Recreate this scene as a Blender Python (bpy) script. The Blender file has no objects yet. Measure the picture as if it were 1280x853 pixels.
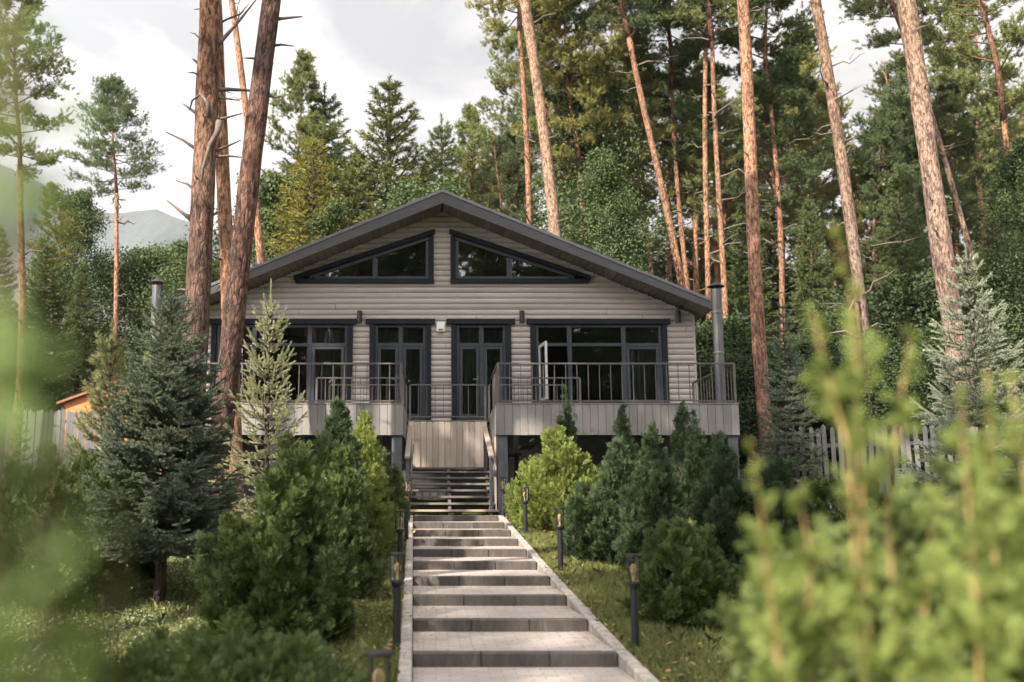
import bpy, math, random
import numpy as np
from mathutils import Vector, Matrix
PI = math.pi
SC = bpy.context.scene
COL = SC.collection
RNG = np.random.default_rng(11)

# ------------------------------------------------------------------ camera maths (a 35 mm lens, tilted up 9.4 degrees)
F, CX, HY, EYE = 1244.0, 545.0, 632.0, 1.6
TH = math.atan((HY - 426.5) / F)
CT, ST = math.cos(TH), math.sin(TH)
def at(u, v, Y):
    b = (426.5 - v) / F
    t = Y / (CT - b * ST)
    return t * (u - CX) / F, EYE + t * (ST + b * CT)
def gz(x, y):
    """height of the sloping ground"""
    yy = np.asarray(y, float); xx = np.asarray(x, float)
    z = np.where(yy < 20, 0.41 + 0.086 * (yy - 8.05), 0.41 + 0.086 * 11.95 + 0.075 * (yy - 20))
    z = np.where(yy > 60, 0.41 + 0.086 * 11.95 + 3.0 + 0.03 * (yy - 60), z)
    d = np.clip((np.abs(xx - 0.6) - 1.6) / 3.0, 0, 1)
    z = z + d * (0.07 * np.sin(xx * 0.9 + 1) * np.cos(yy * 0.7) + 0.05 * np.sin(yy * 1.3 + xx * 0.4)) - 0.02
    return z
def g(x, y): return float(gz(x, y))
def ground_at(u, v):
    lo, hi = 2.0, 60.0
    for _ in range(50):
        m = (lo + hi) / 2
        x, z = at(u, v, m)
        if z > g(x, m): lo = m
        else: hi = m
    return at(u, v, lo)[0], lo

# ------------------------------------------------------------------ materials
def nt(name):
    m = bpy.data.materials.new(name); m.use_nodes = True
    return m, m.node_tree.nodes, m.node_tree.links
def N(ns, t, **kw):
    n = ns.new(t)
    for k, v in kw.items(): setattr(n, k, v)
    return n
def coords(ns, lk, scale=(1, 1, 1), obj=True):
    tc = N(ns, 'ShaderNodeTexCoord'); mp = N(ns, 'ShaderNodeMapping')
    mp.inputs['Scale'].default_value = scale
    lk.new(tc.outputs['Object' if obj else 'Generated'], mp.inputs['Vector'])
    return mp.outputs['Vector']
def ramp(ns, lk, fac, stops):
    r = N(ns, 'ShaderNodeValToRGB')
    el = r.color_ramp.elements
    while len(el) < len(stops): el.new(0.5)
    for e, (p, c) in zip(el, stops):
        e.position = p; e.color = (*c, 1)
    lk.new(fac, r.inputs['Fac']); return r.outputs['Color']
def noise(ns, lk, vec, scale, detail=4, rough=0.6):
    n = N(ns, 'ShaderNodeTexNoise'); n.inputs['Scale'].default_value = scale
    n.inputs['Detail'].default_value = detail; n.inputs['Roughness'].default_value = rough
    lk.new(vec, n.inputs['Vector']); return n.outputs['Fac']
def mixc(ns, lk, a, b, fac, mode='MIX'):
    m = N(ns, 'ShaderNodeMix', data_type='RGBA', blend_type=mode)
    for s, v in ((6, a), (7, b), (0, fac)):
        if isinstance(v, (int, float)): m.inputs[s].default_value = v
        elif isinstance(v, tuple): m.inputs[s].default_value = (*v, 1)
        else: lk.new(v, m.inputs[s])
    return m.outputs[2]
def math_(ns, lk, op, a, b=0.0):
    m = N(ns, 'ShaderNodeMath', operation=op)
    for i, v in ((0, a), (1, b)):
        if isinstance(v, (int, float)): m.inputs[i].default_value = v
        else: lk.new(v, m.inputs[i])
    return m.outputs[0]
def bump(ns, lk, h, strength=0.4, dist=0.01):
    b = N(ns, 'ShaderNodeBump'); b.inputs['Strength'].default_value = strength; b.inputs['Distance'].default_value = dist
    lk.new(h, b.inputs['Height']); return b.outputs['Normal']
def plain(name, c1, c2, scale=(3, 3, 3), ns_=4.0, rough=0.6, bmp=0.15, metal=0.0, spec=0.4):
    m, ns, lk = nt(name); p = ns['Principled BSDF']
    v = coords(ns, lk, scale); n = noise(ns, lk, v, ns_, 6)
    lk.new(ramp(ns, lk, n, [(0.3, c1), (0.7, c2)]), p.inputs['Base Color'])
    p.inputs['Roughness'].default_value = rough; p.inputs['Metallic'].default_value = metal
    p.inputs['Specular IOR Level'].default_value = spec
    if bmp: lk.new(bump(ns, lk, n, bmp, 0.01), p.inputs['Normal'])
    return m
def leafmat(name, dark, light, transl=0.3, tip=None, big=1.2, rough=0.7):
    dark, light, tip = [tuple(c * q for c in col) if col else None for col, q in ((dark, 0.66), (light, 0.80), (tip, 0.92))]
    m, ns, lk = nt(name); p = ns['Principled BSDF']
    at_ = N(ns, 'ShaderNodeAttribute', attribute_name='tint')
    oi = N(ns, 'ShaderNodeObjectInfo')
    v = coords(ns, lk); n = noise(ns, lk, v, big, 3)
    f = math_(ns, lk, 'ADD', math_(ns, lk, 'MULTIPLY', at_.outputs['Fac'], 0.65), math_(ns, lk, 'MULTIPLY', n, 0.55))
    f = math_(ns, lk, 'ADD', f, math_(ns, lk, 'MULTIPLY_ADD', oi.outputs['Random'], 0.24))
    st = [(0.2, dark), (0.85, light)]
    if tip: st.append((1.0, tip))
    c = ramp(ns, lk, f, st)
    lk.new(c, p.inputs['Base Color']); p.inputs['Roughness'].default_value = rough
    p.inputs['Specular IOR Level'].default_value = 0.18
    t = N(ns, 'ShaderNodeBsdfTranslucent')
    lk.new(mixc(ns, lk, c, (0.95, 1.0, 0.45), 0.8, 'MULTIPLY'), t.inputs['Color'])
    mx = N(ns, 'ShaderNodeMixShader'); mx.inputs[0].default_value = transl
    lk.new(p.outputs[0], mx.inputs[1]); lk.new(t.outputs[0], mx.inputs[2])
    lk.new(mx.outputs[0], ns['Material Output'].inputs['Surface'])
    return m
def barkmat(name, low, mid, high, z0, z1, dark=(0.035, 0.024, 0.018), sc=1.0, bs=0.9, cracks=0.75):
    m, ns, lk = nt(name); p = ns['Principled BSDF']
    v = coords(ns, lk, (8 * sc, 8 * sc, 2.6 * sc))
    vo = N(ns, 'ShaderNodeTexVoronoi', feature='DISTANCE_TO_EDGE'); vo.inputs['Scale'].default_value = 1.6
    nz = N(ns, 'ShaderNodeTexNoise'); nz.inputs['Scale'].default_value = 1.5; nz.inputs['Detail'].default_value = 5
    lk.new(v, nz.inputs['Vector'])
    wv = N(ns, 'ShaderNodeVectorMath', operation='MULTIPLY_ADD'); wv.inputs[1].default_value = (0.9, 0.9, 0.9)
    lk.new(nz.outputs['Color'], wv.inputs[0]); lk.new(v, wv.inputs[2]); lk.new(wv.outputs[0], vo.inputs['Vector'])
    tc = N(ns, 'ShaderNodeTexCoord'); sp = N(ns, 'ShaderNodeSeparateXYZ'); lk.new(tc.outputs['Object'], sp.inputs[0])
    mr = N(ns, 'ShaderNodeMapRange'); mr.inputs[1].default_value = z0; mr.inputs[2].default_value = z1
    lk.new(math_(ns, lk, 'ADD', sp.outputs['Z'], math_(ns, lk, 'MULTIPLY', nz.outputs['Fac'], 2.0)), mr.inputs[0])
    c = ramp(ns, lk, mr.outputs[0], [(0, low), (0.5, mid), (1, high)])
    n2 = noise(ns, lk, v, 2.1, 5, 0.72)
    c = mixc(ns, lk, c, mixc(ns, lk, c, (0.30, 0.26, 0.25), 1.0, 'MULTIPLY'), ramp(ns, lk, n2, [(0.47, (0, 0, 0)), (0.57, (1, 1, 1))]))
    n3 = noise(ns, lk, v, 0.35, 3)
    n5 = noise(ns, lk, coords(ns, lk, (3 * sc, 3 * sc, 1.1 * sc)), 1.0, 4, 0.7)
    c = mixc(ns, lk, c, mixc(ns, lk, c, (0.42, 0.40, 0.42), 1.0, 'MULTIPLY'), ramp(ns, lk, n5, [(0.5, (0, 0, 0)), (0.64, (0.85,) * 3)]))
    c = mixc(ns, lk, c, mixc(ns, lk, c, (1.25, 1.3, 1.35), 1.0, 'MULTIPLY'), n3)
    crack = ramp(ns, lk, vo.outputs['Distance'], [(0.02, (1, 1, 1)), (0.16, (0, 0, 0))])
    n4 = noise(ns, lk, v, 0.5, 3)
    c = mixc(ns, lk, c, dark, math_(ns, lk, 'MULTIPLY', crack, ramp(ns, lk, n4, [(0.35, (0.12,) * 3), (0.65, (cracks,) * 3)])))
    oi = N(ns, 'ShaderNodeObjectInfo')
    hs = N(ns, 'ShaderNodeHueSaturation')
    lk.new(math_(ns, lk, 'MULTIPLY_ADD', oi.outputs['Random'], 0.35), hs.inputs['Value'])
    hs.inputs['Value'].links[0].from_node.inputs[2].default_value = 0.8
    lk.new(c, hs.inputs['Color'])
    lk.new(hs.outputs[0], p.inputs['Base Color']); p.inputs['Roughness'].default_value = 0.85; p.inputs['Specular IOR Level'].default_value = 0.2
    h = math_(ns, lk, 'ADD', math_(ns, lk, 'MINIMUM', vo.outputs['Distance'], 0.22), math_(ns, lk, 'MULTIPLY', n2, 0.25))
    lk.new(bump(ns, lk, h, bs, 0.05), p.inputs['Normal'])
    return m

M = {}
# log siding
def logmat():
    m, ns, lk = nt('painted_log'); p = ns['Principled BSDF']
    v = coords(ns, lk, (0.6, 3, 14)); n = noise(ns, lk, v, 3, 8, 0.65)
    v2 = coords(ns, lk, (0.25, 1, 5.2)); n2 = noise(ns, lk, v2, 1.0, 2)
    c = ramp(ns, lk, n, [(0.25, (0.315, 0.282, 0.256)), (0.75, (0.43, 0.388, 0.355))])
    c = mixc(ns, lk, c, (0.17, 0.148, 0.13), math_(ns, lk, 'MULTIPLY', ramp(ns, lk, n2, [(0.45, (0, 0, 0)), (0.75, (1, 1, 1))]), 0.35))
    at_ = N(ns, 'ShaderNodeAttribute', attribute_name='tint')
    c = mixc(ns, lk, mixc(ns, lk, c, (0.84, 0.83, 0.82), 1.0, 'MULTIPLY'), c, at_.outputs['Fac'])
    lk.new(c, p.inputs['Base Color']); p.inputs['Roughness'].default_value = 0.55
    lk.new(bump(ns, lk, n, 0.12, 0.01), p.inputs['Normal']); return m
M['log'] = logmat()
def plankmat(name, a, b, vertical=True, rough=0.65):
    m, ns, lk = nt(name); p = ns['Principled BSDF']
    s = (7, 7, 0.7) if vertical else (0.7, 7, 7)
    v = coords(ns, lk, s); n = noise(ns, lk, v, 4, 8, 0.7)
    at_ = N(ns, 'ShaderNodeAttribute', attribute_name='tint')
    f = math_(ns, lk, 'ADD', math_(ns, lk, 'MULTIPLY', n, 0.7), math_(ns, lk, 'MULTIPLY', at_.outputs['Fac'], 0.35))
    lk.new(ramp(ns, lk, f, [(0.25, a), (0.8, b)]), p.inputs['Base Color']); p.inputs['Roughness'].default_value = rough
    lk.new(bump(ns, lk, n, 0.2, 0.008), p.inputs['Normal']); return m
M['plank'] = plankmat('stained_plank', (0.125, 0.115, 0.107), (0.22, 0.203, 0.19))
M['plankw'] = plankmat('pale_plank', (0.25, 0.205, 0.165), (0.42, 0.35, 0.29))  # paler plank tone for the centre panel, side cladding and handrails
M['deck'] = plankmat('deck_board', (0.10, 0.085, 0.072), (0.17, 0.145, 0.12), False)
M['tread'] = plankmat('stair_tread', (0.075, 0.068, 0.062), (0.15, 0.135, 0.12), False)
M['treadl'] = plankmat('stair_tread_pale', (0.2, 0.155, 0.12), (0.34, 0.27, 0.21), False)  # paler tread tone, used on the lowest step alone
M['soffit'] = plankmat('soffit_board', (0.09, 0.075, 0.062), (0.18, 0.155, 0.13))
M['trim'] = plain('black_trim', (0.005, 0.006, 0.010), (0.010, 0.011, 0.016), rough=0.6, bmp=0.05, spec=0.2)
M['frame'] = plain('anthracite_frame', (0.020, 0.023, 0.030), (0.032, 0.036, 0.045), rough=0.4, bmp=0.02)
M['sash'] = plain('pale_sash_edge', (0.42, 0.40, 0.38), (0.5, 0.48, 0.46), rough=0.4, bmp=0)
M['roof'] = plain('roof_shingle', (0.035, 0.034, 0.036), (0.065, 0.062, 0.065), (6, 6, 6), 6, 0.8, 0.4)
M['fascia'] = plain('roof_fascia', (0.040, 0.038, 0.040), (0.066, 0.062, 0.064), (0.6, 2, 6), 3, 0.55, 0.1)
M['edge'] = plain('metal_edge', (0.10, 0.10, 0.105), (0.16, 0.155, 0.155), rough=0.4, bmp=0, metal=0.6)
M['rail'] = plain('bronze_rail', (0.075, 0.068, 0.064), (0.12, 0.108, 0.10), rough=0.42, bmp=0.03, metal=0.15)
M['post'] = plain('dark_post', (0.05, 0.055, 0.062), (0.085, 0.09, 0.10), (4, 4, 1), 4, 0.6, 0.1)
M['flue'] = plain('flue_metal', (0.085, 0.083, 0.088), (0.14, 0.135, 0.14), (3, 3, 0.5), 3, 0.42, 0.03, 0.75)
M['black'] = plain('black_metal', (0.008, 0.008, 0.009), (0.016, 0.016, 0.017), rough=0.45, bmp=0.02)
M['white'] = plain('white_plastic', (0.62, 0.60, 0.58), (0.72, 0.7, 0.68), rough=0.4, bmp=0)
M['found'] = plain('foundation', (0.05, 0.047, 0.045), (0.09, 0.085, 0.08), (2, 2, 2), 3, 0.9, 0.3)
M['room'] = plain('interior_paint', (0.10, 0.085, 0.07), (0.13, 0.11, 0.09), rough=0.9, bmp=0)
M['curtain'] = plain('curtain_cloth', (0.40, 0.42, 0.43), (0.5, 0.52, 0.53), (1, 1, 0.2), 5, 0.9, 0.1)
M['pot'] = plain('grey_pot', (0.07, 0.072, 0.076), (0.10, 0.102, 0.106), rough=0.55, bmp=0.05)
M['picket'] = plankmat('grey_picket', (0.08, 0.077, 0.075), (0.155, 0.148, 0.142))
M['hut'] = plankmat('orange_larch', (0.48, 0.16, 0.035), (0.66, 0.25, 0.06), False, 0.5)
M['hutroof'] = plain('brown_tile', (0.16, 0.07, 0.035), (0.26, 0.12, 0.06), rough=0.7)
M['bulb'] = plain('amber_bulb', (0.5, 0.36, 0.2), (0.75, 0.6, 0.38), rough=0.25, bmp=0)
M['soil'] = plain('dark_soil', (0.03, 0.022, 0.016), (0.06, 0.045, 0.03), rough=0.95)
def glass(name, ior, tint, rough=0.01):
    m, ns, lk = nt(name)
    for n in list(ns):
        if n.type == 'BSDF_PRINCIPLED': ns.remove(n)
    fr = N(ns, 'ShaderNodeFresnel'); fr.inputs['IOR'].default_value = ior
    t = N(ns, 'ShaderNodeBsdfTransparent'); t.inputs['Color'].default_value = (*tint, 1)
    gl = N(ns, 'ShaderNodeBsdfGlossy'); gl.inputs['Roughness'].default_value = rough
    gl.inputs['Color'].default_value = (0.93, 0.96, 1.0, 1)
    v = coords(ns, lk); n = noise(ns, lk, v, 0.9, 2)
    lk.new(bump(ns, lk, n, 0.06, 0.05), gl.inputs['Normal'])
    mx = N(ns, 'ShaderNodeMixShader'); lk.new(fr.outputs[0], mx.inputs[0]); lk.new(t.outputs[0], mx.inputs[1]); lk.new(gl.outputs[0], mx.inputs[2])
    lk.new(mx.outputs[0], ns['Material Output'].inputs['Surface']); return m
M['pane'] = glass('window_glass', 2.0, (0.6, 0.63, 0.63))
M['lampglass'] = glass('lamp_glass', 1.6, (0.92, 0.90, 0.82), 0.15)
# paving
def pavemat():
    m, ns, lk = nt('paver'); p = ns['Principled BSDF']
    v = coords(ns, lk, (1, 1, 1))
    br = N(ns, 'ShaderNodeTexBrick'); br.inputs['Scale'].default_value = 1.0
    br.inputs['Brick Width'].default_value = 0.2; br.inputs['Row Height'].default_value = 0.1
    br.inputs['Mortar Size'].default_value = 0.006; br.inputs['Mortar Smooth'].default_value = 0.3
    br.inputs['Color1'].default_value = (0.43, 0.365, 0.325, 1); br.inputs['Color2'].default_value = (0.34, 0.295, 0.265, 1)
    br.inputs['Mortar'].default_value = (0.25, 0.22, 0.195, 1)
    lk.new(v, br.inputs['Vector'])
    n = noise(ns, lk, v, 2.2, 6, 0.7); n2 = noise(ns, lk, v, 60, 4)
    c = mixc(ns, lk, br.outputs['Color'], (0.26, 0.235, 0.21), math_(ns, lk, 'MULTIPLY', ramp(ns, lk, n, [(0.4, (0, 0, 0)), (0.7, (1, 1, 1))]), 0.45))
    c = mixc(ns, lk, c, mixc(ns, lk, c, (0.7, 0.7, 0.7), 1.0, 'MULTIPLY'), n2)
    lk.new(c, p.inputs['Base Color']); p.inputs['Roughness'].default_value = 0.75
    h = math_(ns, lk, 'ADD', math_(ns, lk, 'MULTIPLY', br.outputs['Fac'], -1.0), math_(ns, lk, 'MULTIPLY', n2, 0.4))
    lk.new(bump(ns, lk, h, 0.5, 0.006), p.inputs['Normal']); return m
M['pave'] = pavemat()
def risermat():
    m, ns, lk = nt('riser_stone'); p = ns['Principled BSDF']
    v = coords(ns, lk, (5, 5, 1.2)); n = noise(ns, lk, v, 2.5, 7, 0.75)
    v2 = coords(ns, lk, (1, 1, 1)); n2 = noise(ns, lk, v2, 30, 4)
    c = ramp(ns, lk, n, [(0.25, (0.028, 0.026, 0.024)), (0.58, (0.085, 0.073, 0.063)), (0.82, (0.25, 0.215, 0.19))])
    c = mixc(ns, lk, c, (0.03, 0.028, 0.025), math_(ns, lk, 'MULTIPLY', n2, 0.5))
    lk.new(c, p.inputs['Base Color']); p.inputs['Roughness'].default_value = 0.85
    lk.new(bump(ns, lk, n2, 0.4, 0.006), p.inputs['Normal']); return m
M['riser'] = risermat()
M['kerb'] = plain('kerb_stone', (0.17, 0.15, 0.13), (0.36, 0.32, 0.285), (2, 2, 2), 5, 0.85, 0.3)
def groundmat():
    m, ns, lk = nt('earth_and_turf'); p = ns['Principled BSDF']
    v = coords(ns, lk); n = noise(ns, lk, v, 0.55, 6, 0.65); n2 = noise(ns, lk, v, 14, 6, 0.7)
    c = ramp(ns, lk, n, [(0.35, (0.028, 0.042, 0.012)), (0.5, (0.05, 0.075, 0.018)), (0.66, (0.085, 0.07, 0.03)), (0.8, (0.11, 0.075, 0.045))])
    c = mixc(ns, lk, c, (0.03, 0.03, 0.012), math_(ns, lk, 'MULTIPLY', n2, 0.7))
    lk.new(c, p.inputs['Base Color']); p.inputs['Roughness'].default_value = 0.95; p.inputs['Specular IOR Level'].default_value = 0.1
    lk.new(bump(ns, lk, n2, 0.8, 0.05), p.inputs['Normal']); return m
M['ground'] = groundmat()
M['grass'] = leafmat('grass_blade', (0.022, 0.048, 0.014), (0.085, 0.135, 0.034), 0.3, (0.20, 0.22, 0.08), 0.8)
M['clover'] = leafmat('clover_leaf', (0.025, 0.055, 0.025), (0.08, 0.13, 0.06), 0.2, (0.35, 0.38, 0.27), 2.0)
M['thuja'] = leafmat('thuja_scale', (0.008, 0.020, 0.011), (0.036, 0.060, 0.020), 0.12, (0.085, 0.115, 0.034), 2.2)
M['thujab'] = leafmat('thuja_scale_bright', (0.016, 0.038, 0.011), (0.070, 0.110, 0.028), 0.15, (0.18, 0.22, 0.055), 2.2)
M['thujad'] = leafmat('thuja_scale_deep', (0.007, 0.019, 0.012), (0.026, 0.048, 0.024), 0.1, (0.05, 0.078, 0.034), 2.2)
M['thujaf'] = leafmat('thuja_young_shoot', (0.022, 0.060, 0.017), (0.085, 0.150, 0.038), 0.30, (0.24, 0.30, 0.085), 5)
M['thujam'] = leafmat('thuja_side_spray', (0.016, 0.038, 0.012), (0.055, 0.092, 0.026), 0.2, (0.12, 0.155, 0.05), 5)
M['leaf'] = leafmat('broad_leaf_pale', (0.05, 0.105, 0.025), (0.115, 0.20, 0.05), 0.36, (0.18, 0.26, 0.085), 5)
M['blue'] = leafmat('blue_spruce_needle', (0.014, 0.034, 0.027), (0.065, 0.10, 0.072), 0.08, (0.17, 0.205, 0.14), 3)
M['bluep'] = leafmat('blue_spruce_needle_pale', (0.08, 0.115, 0.09), (0.24, 0.285, 0.215), 0.1, (0.36, 0.39, 0.29), 3)
M['yellow'] = leafmat('young_spruce_needle', (0.10, 0.13, 0.065), (0.27, 0.30, 0.17), 0.12, (0.40, 0.41, 0.24), 3)
M['ypine'] = leafmat('young_pine_needle', (0.06, 0.09, 0.03), (0.17, 0.21, 0.08), 0.15, (0.28, 0.29, 0.14), 2)
M['spruce'] = leafmat('spruce_needle', (0.018, 0.042, 0.02), (0.062, 0.10, 0.04), 0.12, (0.12, 0.155, 0.055), 0.6)
M['pine'] = leafmat('pine_needle', (0.04, 0.07, 0.03), (0.125, 0.17, 0.06), 0.15, (0.20, 0.23, 0.085), 0.45)
M['pineo'] = leafmat('pine_needle_olive', (0.058, 0.08, 0.024), (0.19, 0.20, 0.06), 0.18, (0.28, 0.27, 0.09), 0.45)
M['pined'] = leafmat('pine_needle_deep', (0.022, 0.05, 0.03), (0.07, 0.11, 0.055), 0.12, (0.12, 0.16, 0.07), 0.45)
M['birch'] = leafmat('birch_leaf', (0.030, 0.056, 0.024), (0.060, 0.094, 0.038), 0.22, (0.09, 0.125, 0.05), 0.5)
M['under'] = leafmat('undergrowth_leaf', (0.009, 0.022, 0.012), (0.022, 0.042, 0.018), 0.15, (0.045, 0.066, 0.026), 0.9)
M['larch'] = leafmat('larch_needle', (0.06, 0.085, 0.014), (0.17, 0.185, 0.04), 0.25, (0.25, 0.23, 0.06), 0.5)
M['fir'] = leafmat('fir_needle', (0.035, 0.06, 0.022), (0.12, 0.15, 0.05), 0.15, (0.19, 0.21, 0.075), 0.5)
M['litter'] = leafmat('dry_litter', (0.05, 0.03, 0.015), (0.20, 0.12, 0.05), 0.1, (0.3, 0.2, 0.09), 3)
M['flower'] = plain('orange_petal', (0.6, 0.24, 0.04), (0.75, 0.36, 0.07), rough=0.6, bmp=0)
M['bark'] = barkmat('pine_bark', (0.11, 0.075, 0.062), (0.24, 0.135, 0.092), (0.35, 0.185, 0.105), 4.0, 10.0, bs=1.0)
M['barkd2'] = barkmat('pine_bark_dark', (0.12, 0.07, 0.055), (0.20, 0.105, 0.07), (0.16, 0.095, 0.072), 4.0, 9.0, dark=(0.02, 0.016, 0.014), cracks=0.95)
M['barko'] = barkmat('pine_bark_orange', (0.19, 0.108, 0.072), (0.275, 0.15, 0.095), (0.32, 0.178, 0.108), 2.0, 9.0, dark=(0.10, 0.045, 0.025))
M['barkg'] = barkmat('pine_bark_grey', (0.19, 0.135, 0.105), (0.28, 0.195, 0.145), (0.31, 0.20, 0.13), 2.0, 14.0, dark=(0.09, 0.06, 0.045))
M['barkdk'] = barkmat('spruce_bark', (0.075, 0.055, 0.045), (0.10, 0.07, 0.055), (0.13, 0.085, 0.06), 0.0, 9.0, sc=2.0)
M['barkb'] = barkmat('birch_bark', (0.36, 0.33, 0.29), (0.5, 0.46, 0.41), (0.45, 0.38, 0.3), 0.0, 9.0, sc=0.8, bs=0.3)
M['twig'] = plain('brown_twig', (0.10, 0.06, 0.035), (0.17, 0.11, 0.065), (20, 20, 20), 3, 0.85, 0.2)
M['twigo'] = plain('orange_twig', (0.26, 0.17, 0.07), (0.38, 0.27, 0.11), (20, 20, 20), 3, 0.7, 0.1)
M['dead'] = plain('dead_wood', (0.10, 0.075, 0.062), (0.19, 0.15, 0.125), (8, 8, 8), 3, 0.9, 0.2)
M['hill'] = plain('mountain_forest', (0.010, 0.020, 0.020), (0.055, 0.068, 0.058), (0.03, 0.03, 0.03), 3, 1.0, 0.0)

# ------------------------------------------------------------------ object helpers
def link(o, parent=None):
    COL.objects.link(o)
    if parent: o.parent = parent
    return o
def tag(o, label=None, cat=None, group=None, kind=None):
    if label: o['label'] = label
    if cat: o['category'] = cat
    if group: o['group'] = group
    if kind: o['kind'] = kind
    return o
def thing(name, label, cat, loc=(0, 0, 0), rz=0, group=None):
    o = bpy.data.objects.new(name, None); o.empty_display_size = 0.3
    o.location = loc; o.rotation_euler = (0, 0, rz); link(o)
    return tag(o, label, cat, group)
def np_mesh(name, verts, faces_n, mat, tint=None, idx=None):
    """verts (n,3); faces of faces_n corners; idx (k,faces_n) or consecutive"""
    me = bpy.data.meshes.new(name)
    V = np.ascontiguousarray(verts, dtype=np.float32)
    n = len(V)
    if idx is None: idx = np.arange(n, dtype=np.int32)
    idx = np.ascontiguousarray(idx, dtype=np.int32).ravel()
    k = len(idx) // faces_n
    me.vertices.add(n); me.vertices.foreach_set('co', V.ravel())
    me.loops.add(len(idx)); me.loops.foreach_set('vertex_index', idx)
    me.polygons.add(k); me.polygons.foreach_set('loop_start', np.arange(0, k * faces_n, faces_n, dtype=np.int32))
    if tint is not None:
        a = me.attributes.new('tint', 'FLOAT', 'POINT'); a.data.foreach_set('value', np.ascontiguousarray(tint, dtype=np.float32))
    me.materials.append(mat); me.update(calc_edges=True)
    return me
class MB:
    def __init__(s): s.v = []; s.f = []; s.t = []; s.tt = 0.0; s.sm = []
    def add(s, vs, fs, smooth=False):
        b = len(s.v); s.v += [tuple(p) for p in vs]; s.f += [tuple(i + b for i in f) for f in fs]
        s.t += [s.tt] * len(vs); s.sm += [smooth] * len(fs)
    def box(s, x0, x1, y0, y1, z0, z1, bev=0.0):
        x0, x1 = sorted((x0, x1)); y0, y1 = sorted((y0, y1)); z0, z1 = sorted((z0, z1))
        b = min(bev, (x1 - x0) * .3, (y1 - y0) * .3, (z1 - z0) * .3)
        if b <= 0:
            s.add([(x0, y0, z0), (x1, y0, z0), (x1, y1, z0), (x0, y1, z0), (x0, y0, z1), (x1, y0, z1), (x1, y1, z1), (x0, y1, z1)],
                  [(0, 3, 2, 1), (4, 5, 6, 7), (0, 1, 5, 4), (1, 2, 6, 5), (2, 3, 7, 6), (3, 0, 4, 7)])
        else:
            rings = []
            for z, i in ((z0, b), (z0 + b, 0), (z1 - b, 0), (z1, b)):
                X0, X1, Y0, Y1 = x0 + i, x1 - i, y0 + i, y1 - i; c = b if i == 0 else b * .4
                rings.append([(X0 + c, Y0, z), (X1 - c, Y0, z), (X1, Y0 + c, z), (X1, Y1 - c, z), (X1 - c, Y1, z), (X0 + c, Y1, z), (X0, Y1 - c, z), (X0, Y0 + c, z)])
            vs = [p for r in rings for p in r]; fs = []
            for k in range(3):
                for j in range(8): fs.append((k * 8 + j, k * 8 + (j + 1) % 8, k * 8 + 8 + (j + 1) % 8, k * 8 + 8 + j))
            fs.append(tuple(range(7, -1, -1))); fs.append(tuple(range(24, 32)))
            s.add(vs, fs)
    def prism(s, pts, a0, a1, axis='y'):
        """polygon in the plane across an axis, extruded from a0 to a1"""
        n = len(pts)
        def P(p, a): return (p[0], a, p[1]) if axis == 'y' else ((a, p[0], p[1]) if axis == 'x' else (p[0], p[1], a))
        vs = [P(p, a0) for p in pts] + [P(p, a1) for p in pts]
        fs = [tuple(range(n)), tuple(range(2 * n - 1, n - 1, -1))] + [(i, n + i, n + (i + 1) % n, (i + 1) % n) for i in range(n)]
        s.add(vs, fs)
    def bar(s, p0, p1, w, h=None, up=(0, 0, 1)):
        h = h or w; p0, p1 = Vector(p0), Vector(p1); d = (p1 - p0).normalized()
        u = Vector(up)
        if abs(d.dot(u)) > 0.98: u = Vector((0, 1, 0))
        sx = d.cross(u).normalized(); sz = sx.cross(d).normalized()
        vs = [p + sx * a * w / 2 + sz * b * h / 2 for p in (p0, p1) for a, b in ((-1, -1), (1, -1), (1, 1), (-1, 1))]
        s.add(vs, [(3, 2, 1, 0), (4, 5, 6, 7), (0, 1, 5, 4), (1, 2, 6, 5), (2, 3, 7, 6), (3, 0, 4, 7)])
    def tube(s, pts, rad, n=8, cap=True):
        pts = [Vector(p) for p in pts]; m = len(pts)
        if not hasattr(rad, '__len__'): rad = [rad] * m
        vs = []; ref = Vector((1, 0, 0.01))
        for i, p in enumerate(pts):
            d = (pts[min(i + 1, m - 1)] - pts[max(i - 1, 0)])
            d = d.normalized() if d.length > 1e-9 else Vector((0, 0, 1))
            r0 = ref if abs(d.dot(ref)) < 0.95 else Vector((0, 1, 0))
            a = (r0 - d * r0.dot(d)).normalized(); b = d.cross(a)
            for k in range(n):
                t = 2 * PI * k / n; vs.append(p + (a * math.cos(t) + b * math.sin(t)) * rad[i])
        fs = [(i * n + k, i * n + (k + 1) % n, (i + 1) * n + (k + 1) % n, (i + 1) * n + k) for i in range(m - 1) for k in range(n)]
        if cap: fs += [tuple(range(n - 1, -1, -1)), tuple(range((m - 1) * n, m * n))]
        s.add(vs, fs, True)
    def lathe(s, prof, c=(0, 0, 0), n=16):
        vs = []; fs = []
        for r, z in prof:
            for k in range(n):
                t = 2 * PI * k / n; vs.append((c[0] + r * math.cos(t), c[1] + r * math.sin(t), c[2] + z))
        for i in range(len(prof) - 1):
            for k in range(n): fs.append((i * n + k, i * n + (k + 1) % n, (i + 1) * n + (k + 1) % n, (i + 1) * n + k))
        fs.append(tuple(range(n - 1, -1, -1))); fs.append(tuple(range((len(prof) - 1) * n, len(prof) * n)))
        s.add(vs, fs, False)
    def mesh(s, name, mat):
        me = bpy.data.meshes.new(name); me.from_pydata([tuple(v) for v in s.v], [], s.f)
        a = me.attributes.new('tint', 'FLOAT', 'POINT'); a.data.foreach_set('value', s.t)
        me.polygons.foreach_set('use_smooth', s.sm)
        me.materials.append(mat); me.update(); return me
    def obj(s, name, mat, parent=None, loc=None):
        o = bpy.data.objects.new(name, s.mesh(name, mat))
        if loc: o.location = loc
        return link(o, parent)
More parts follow.
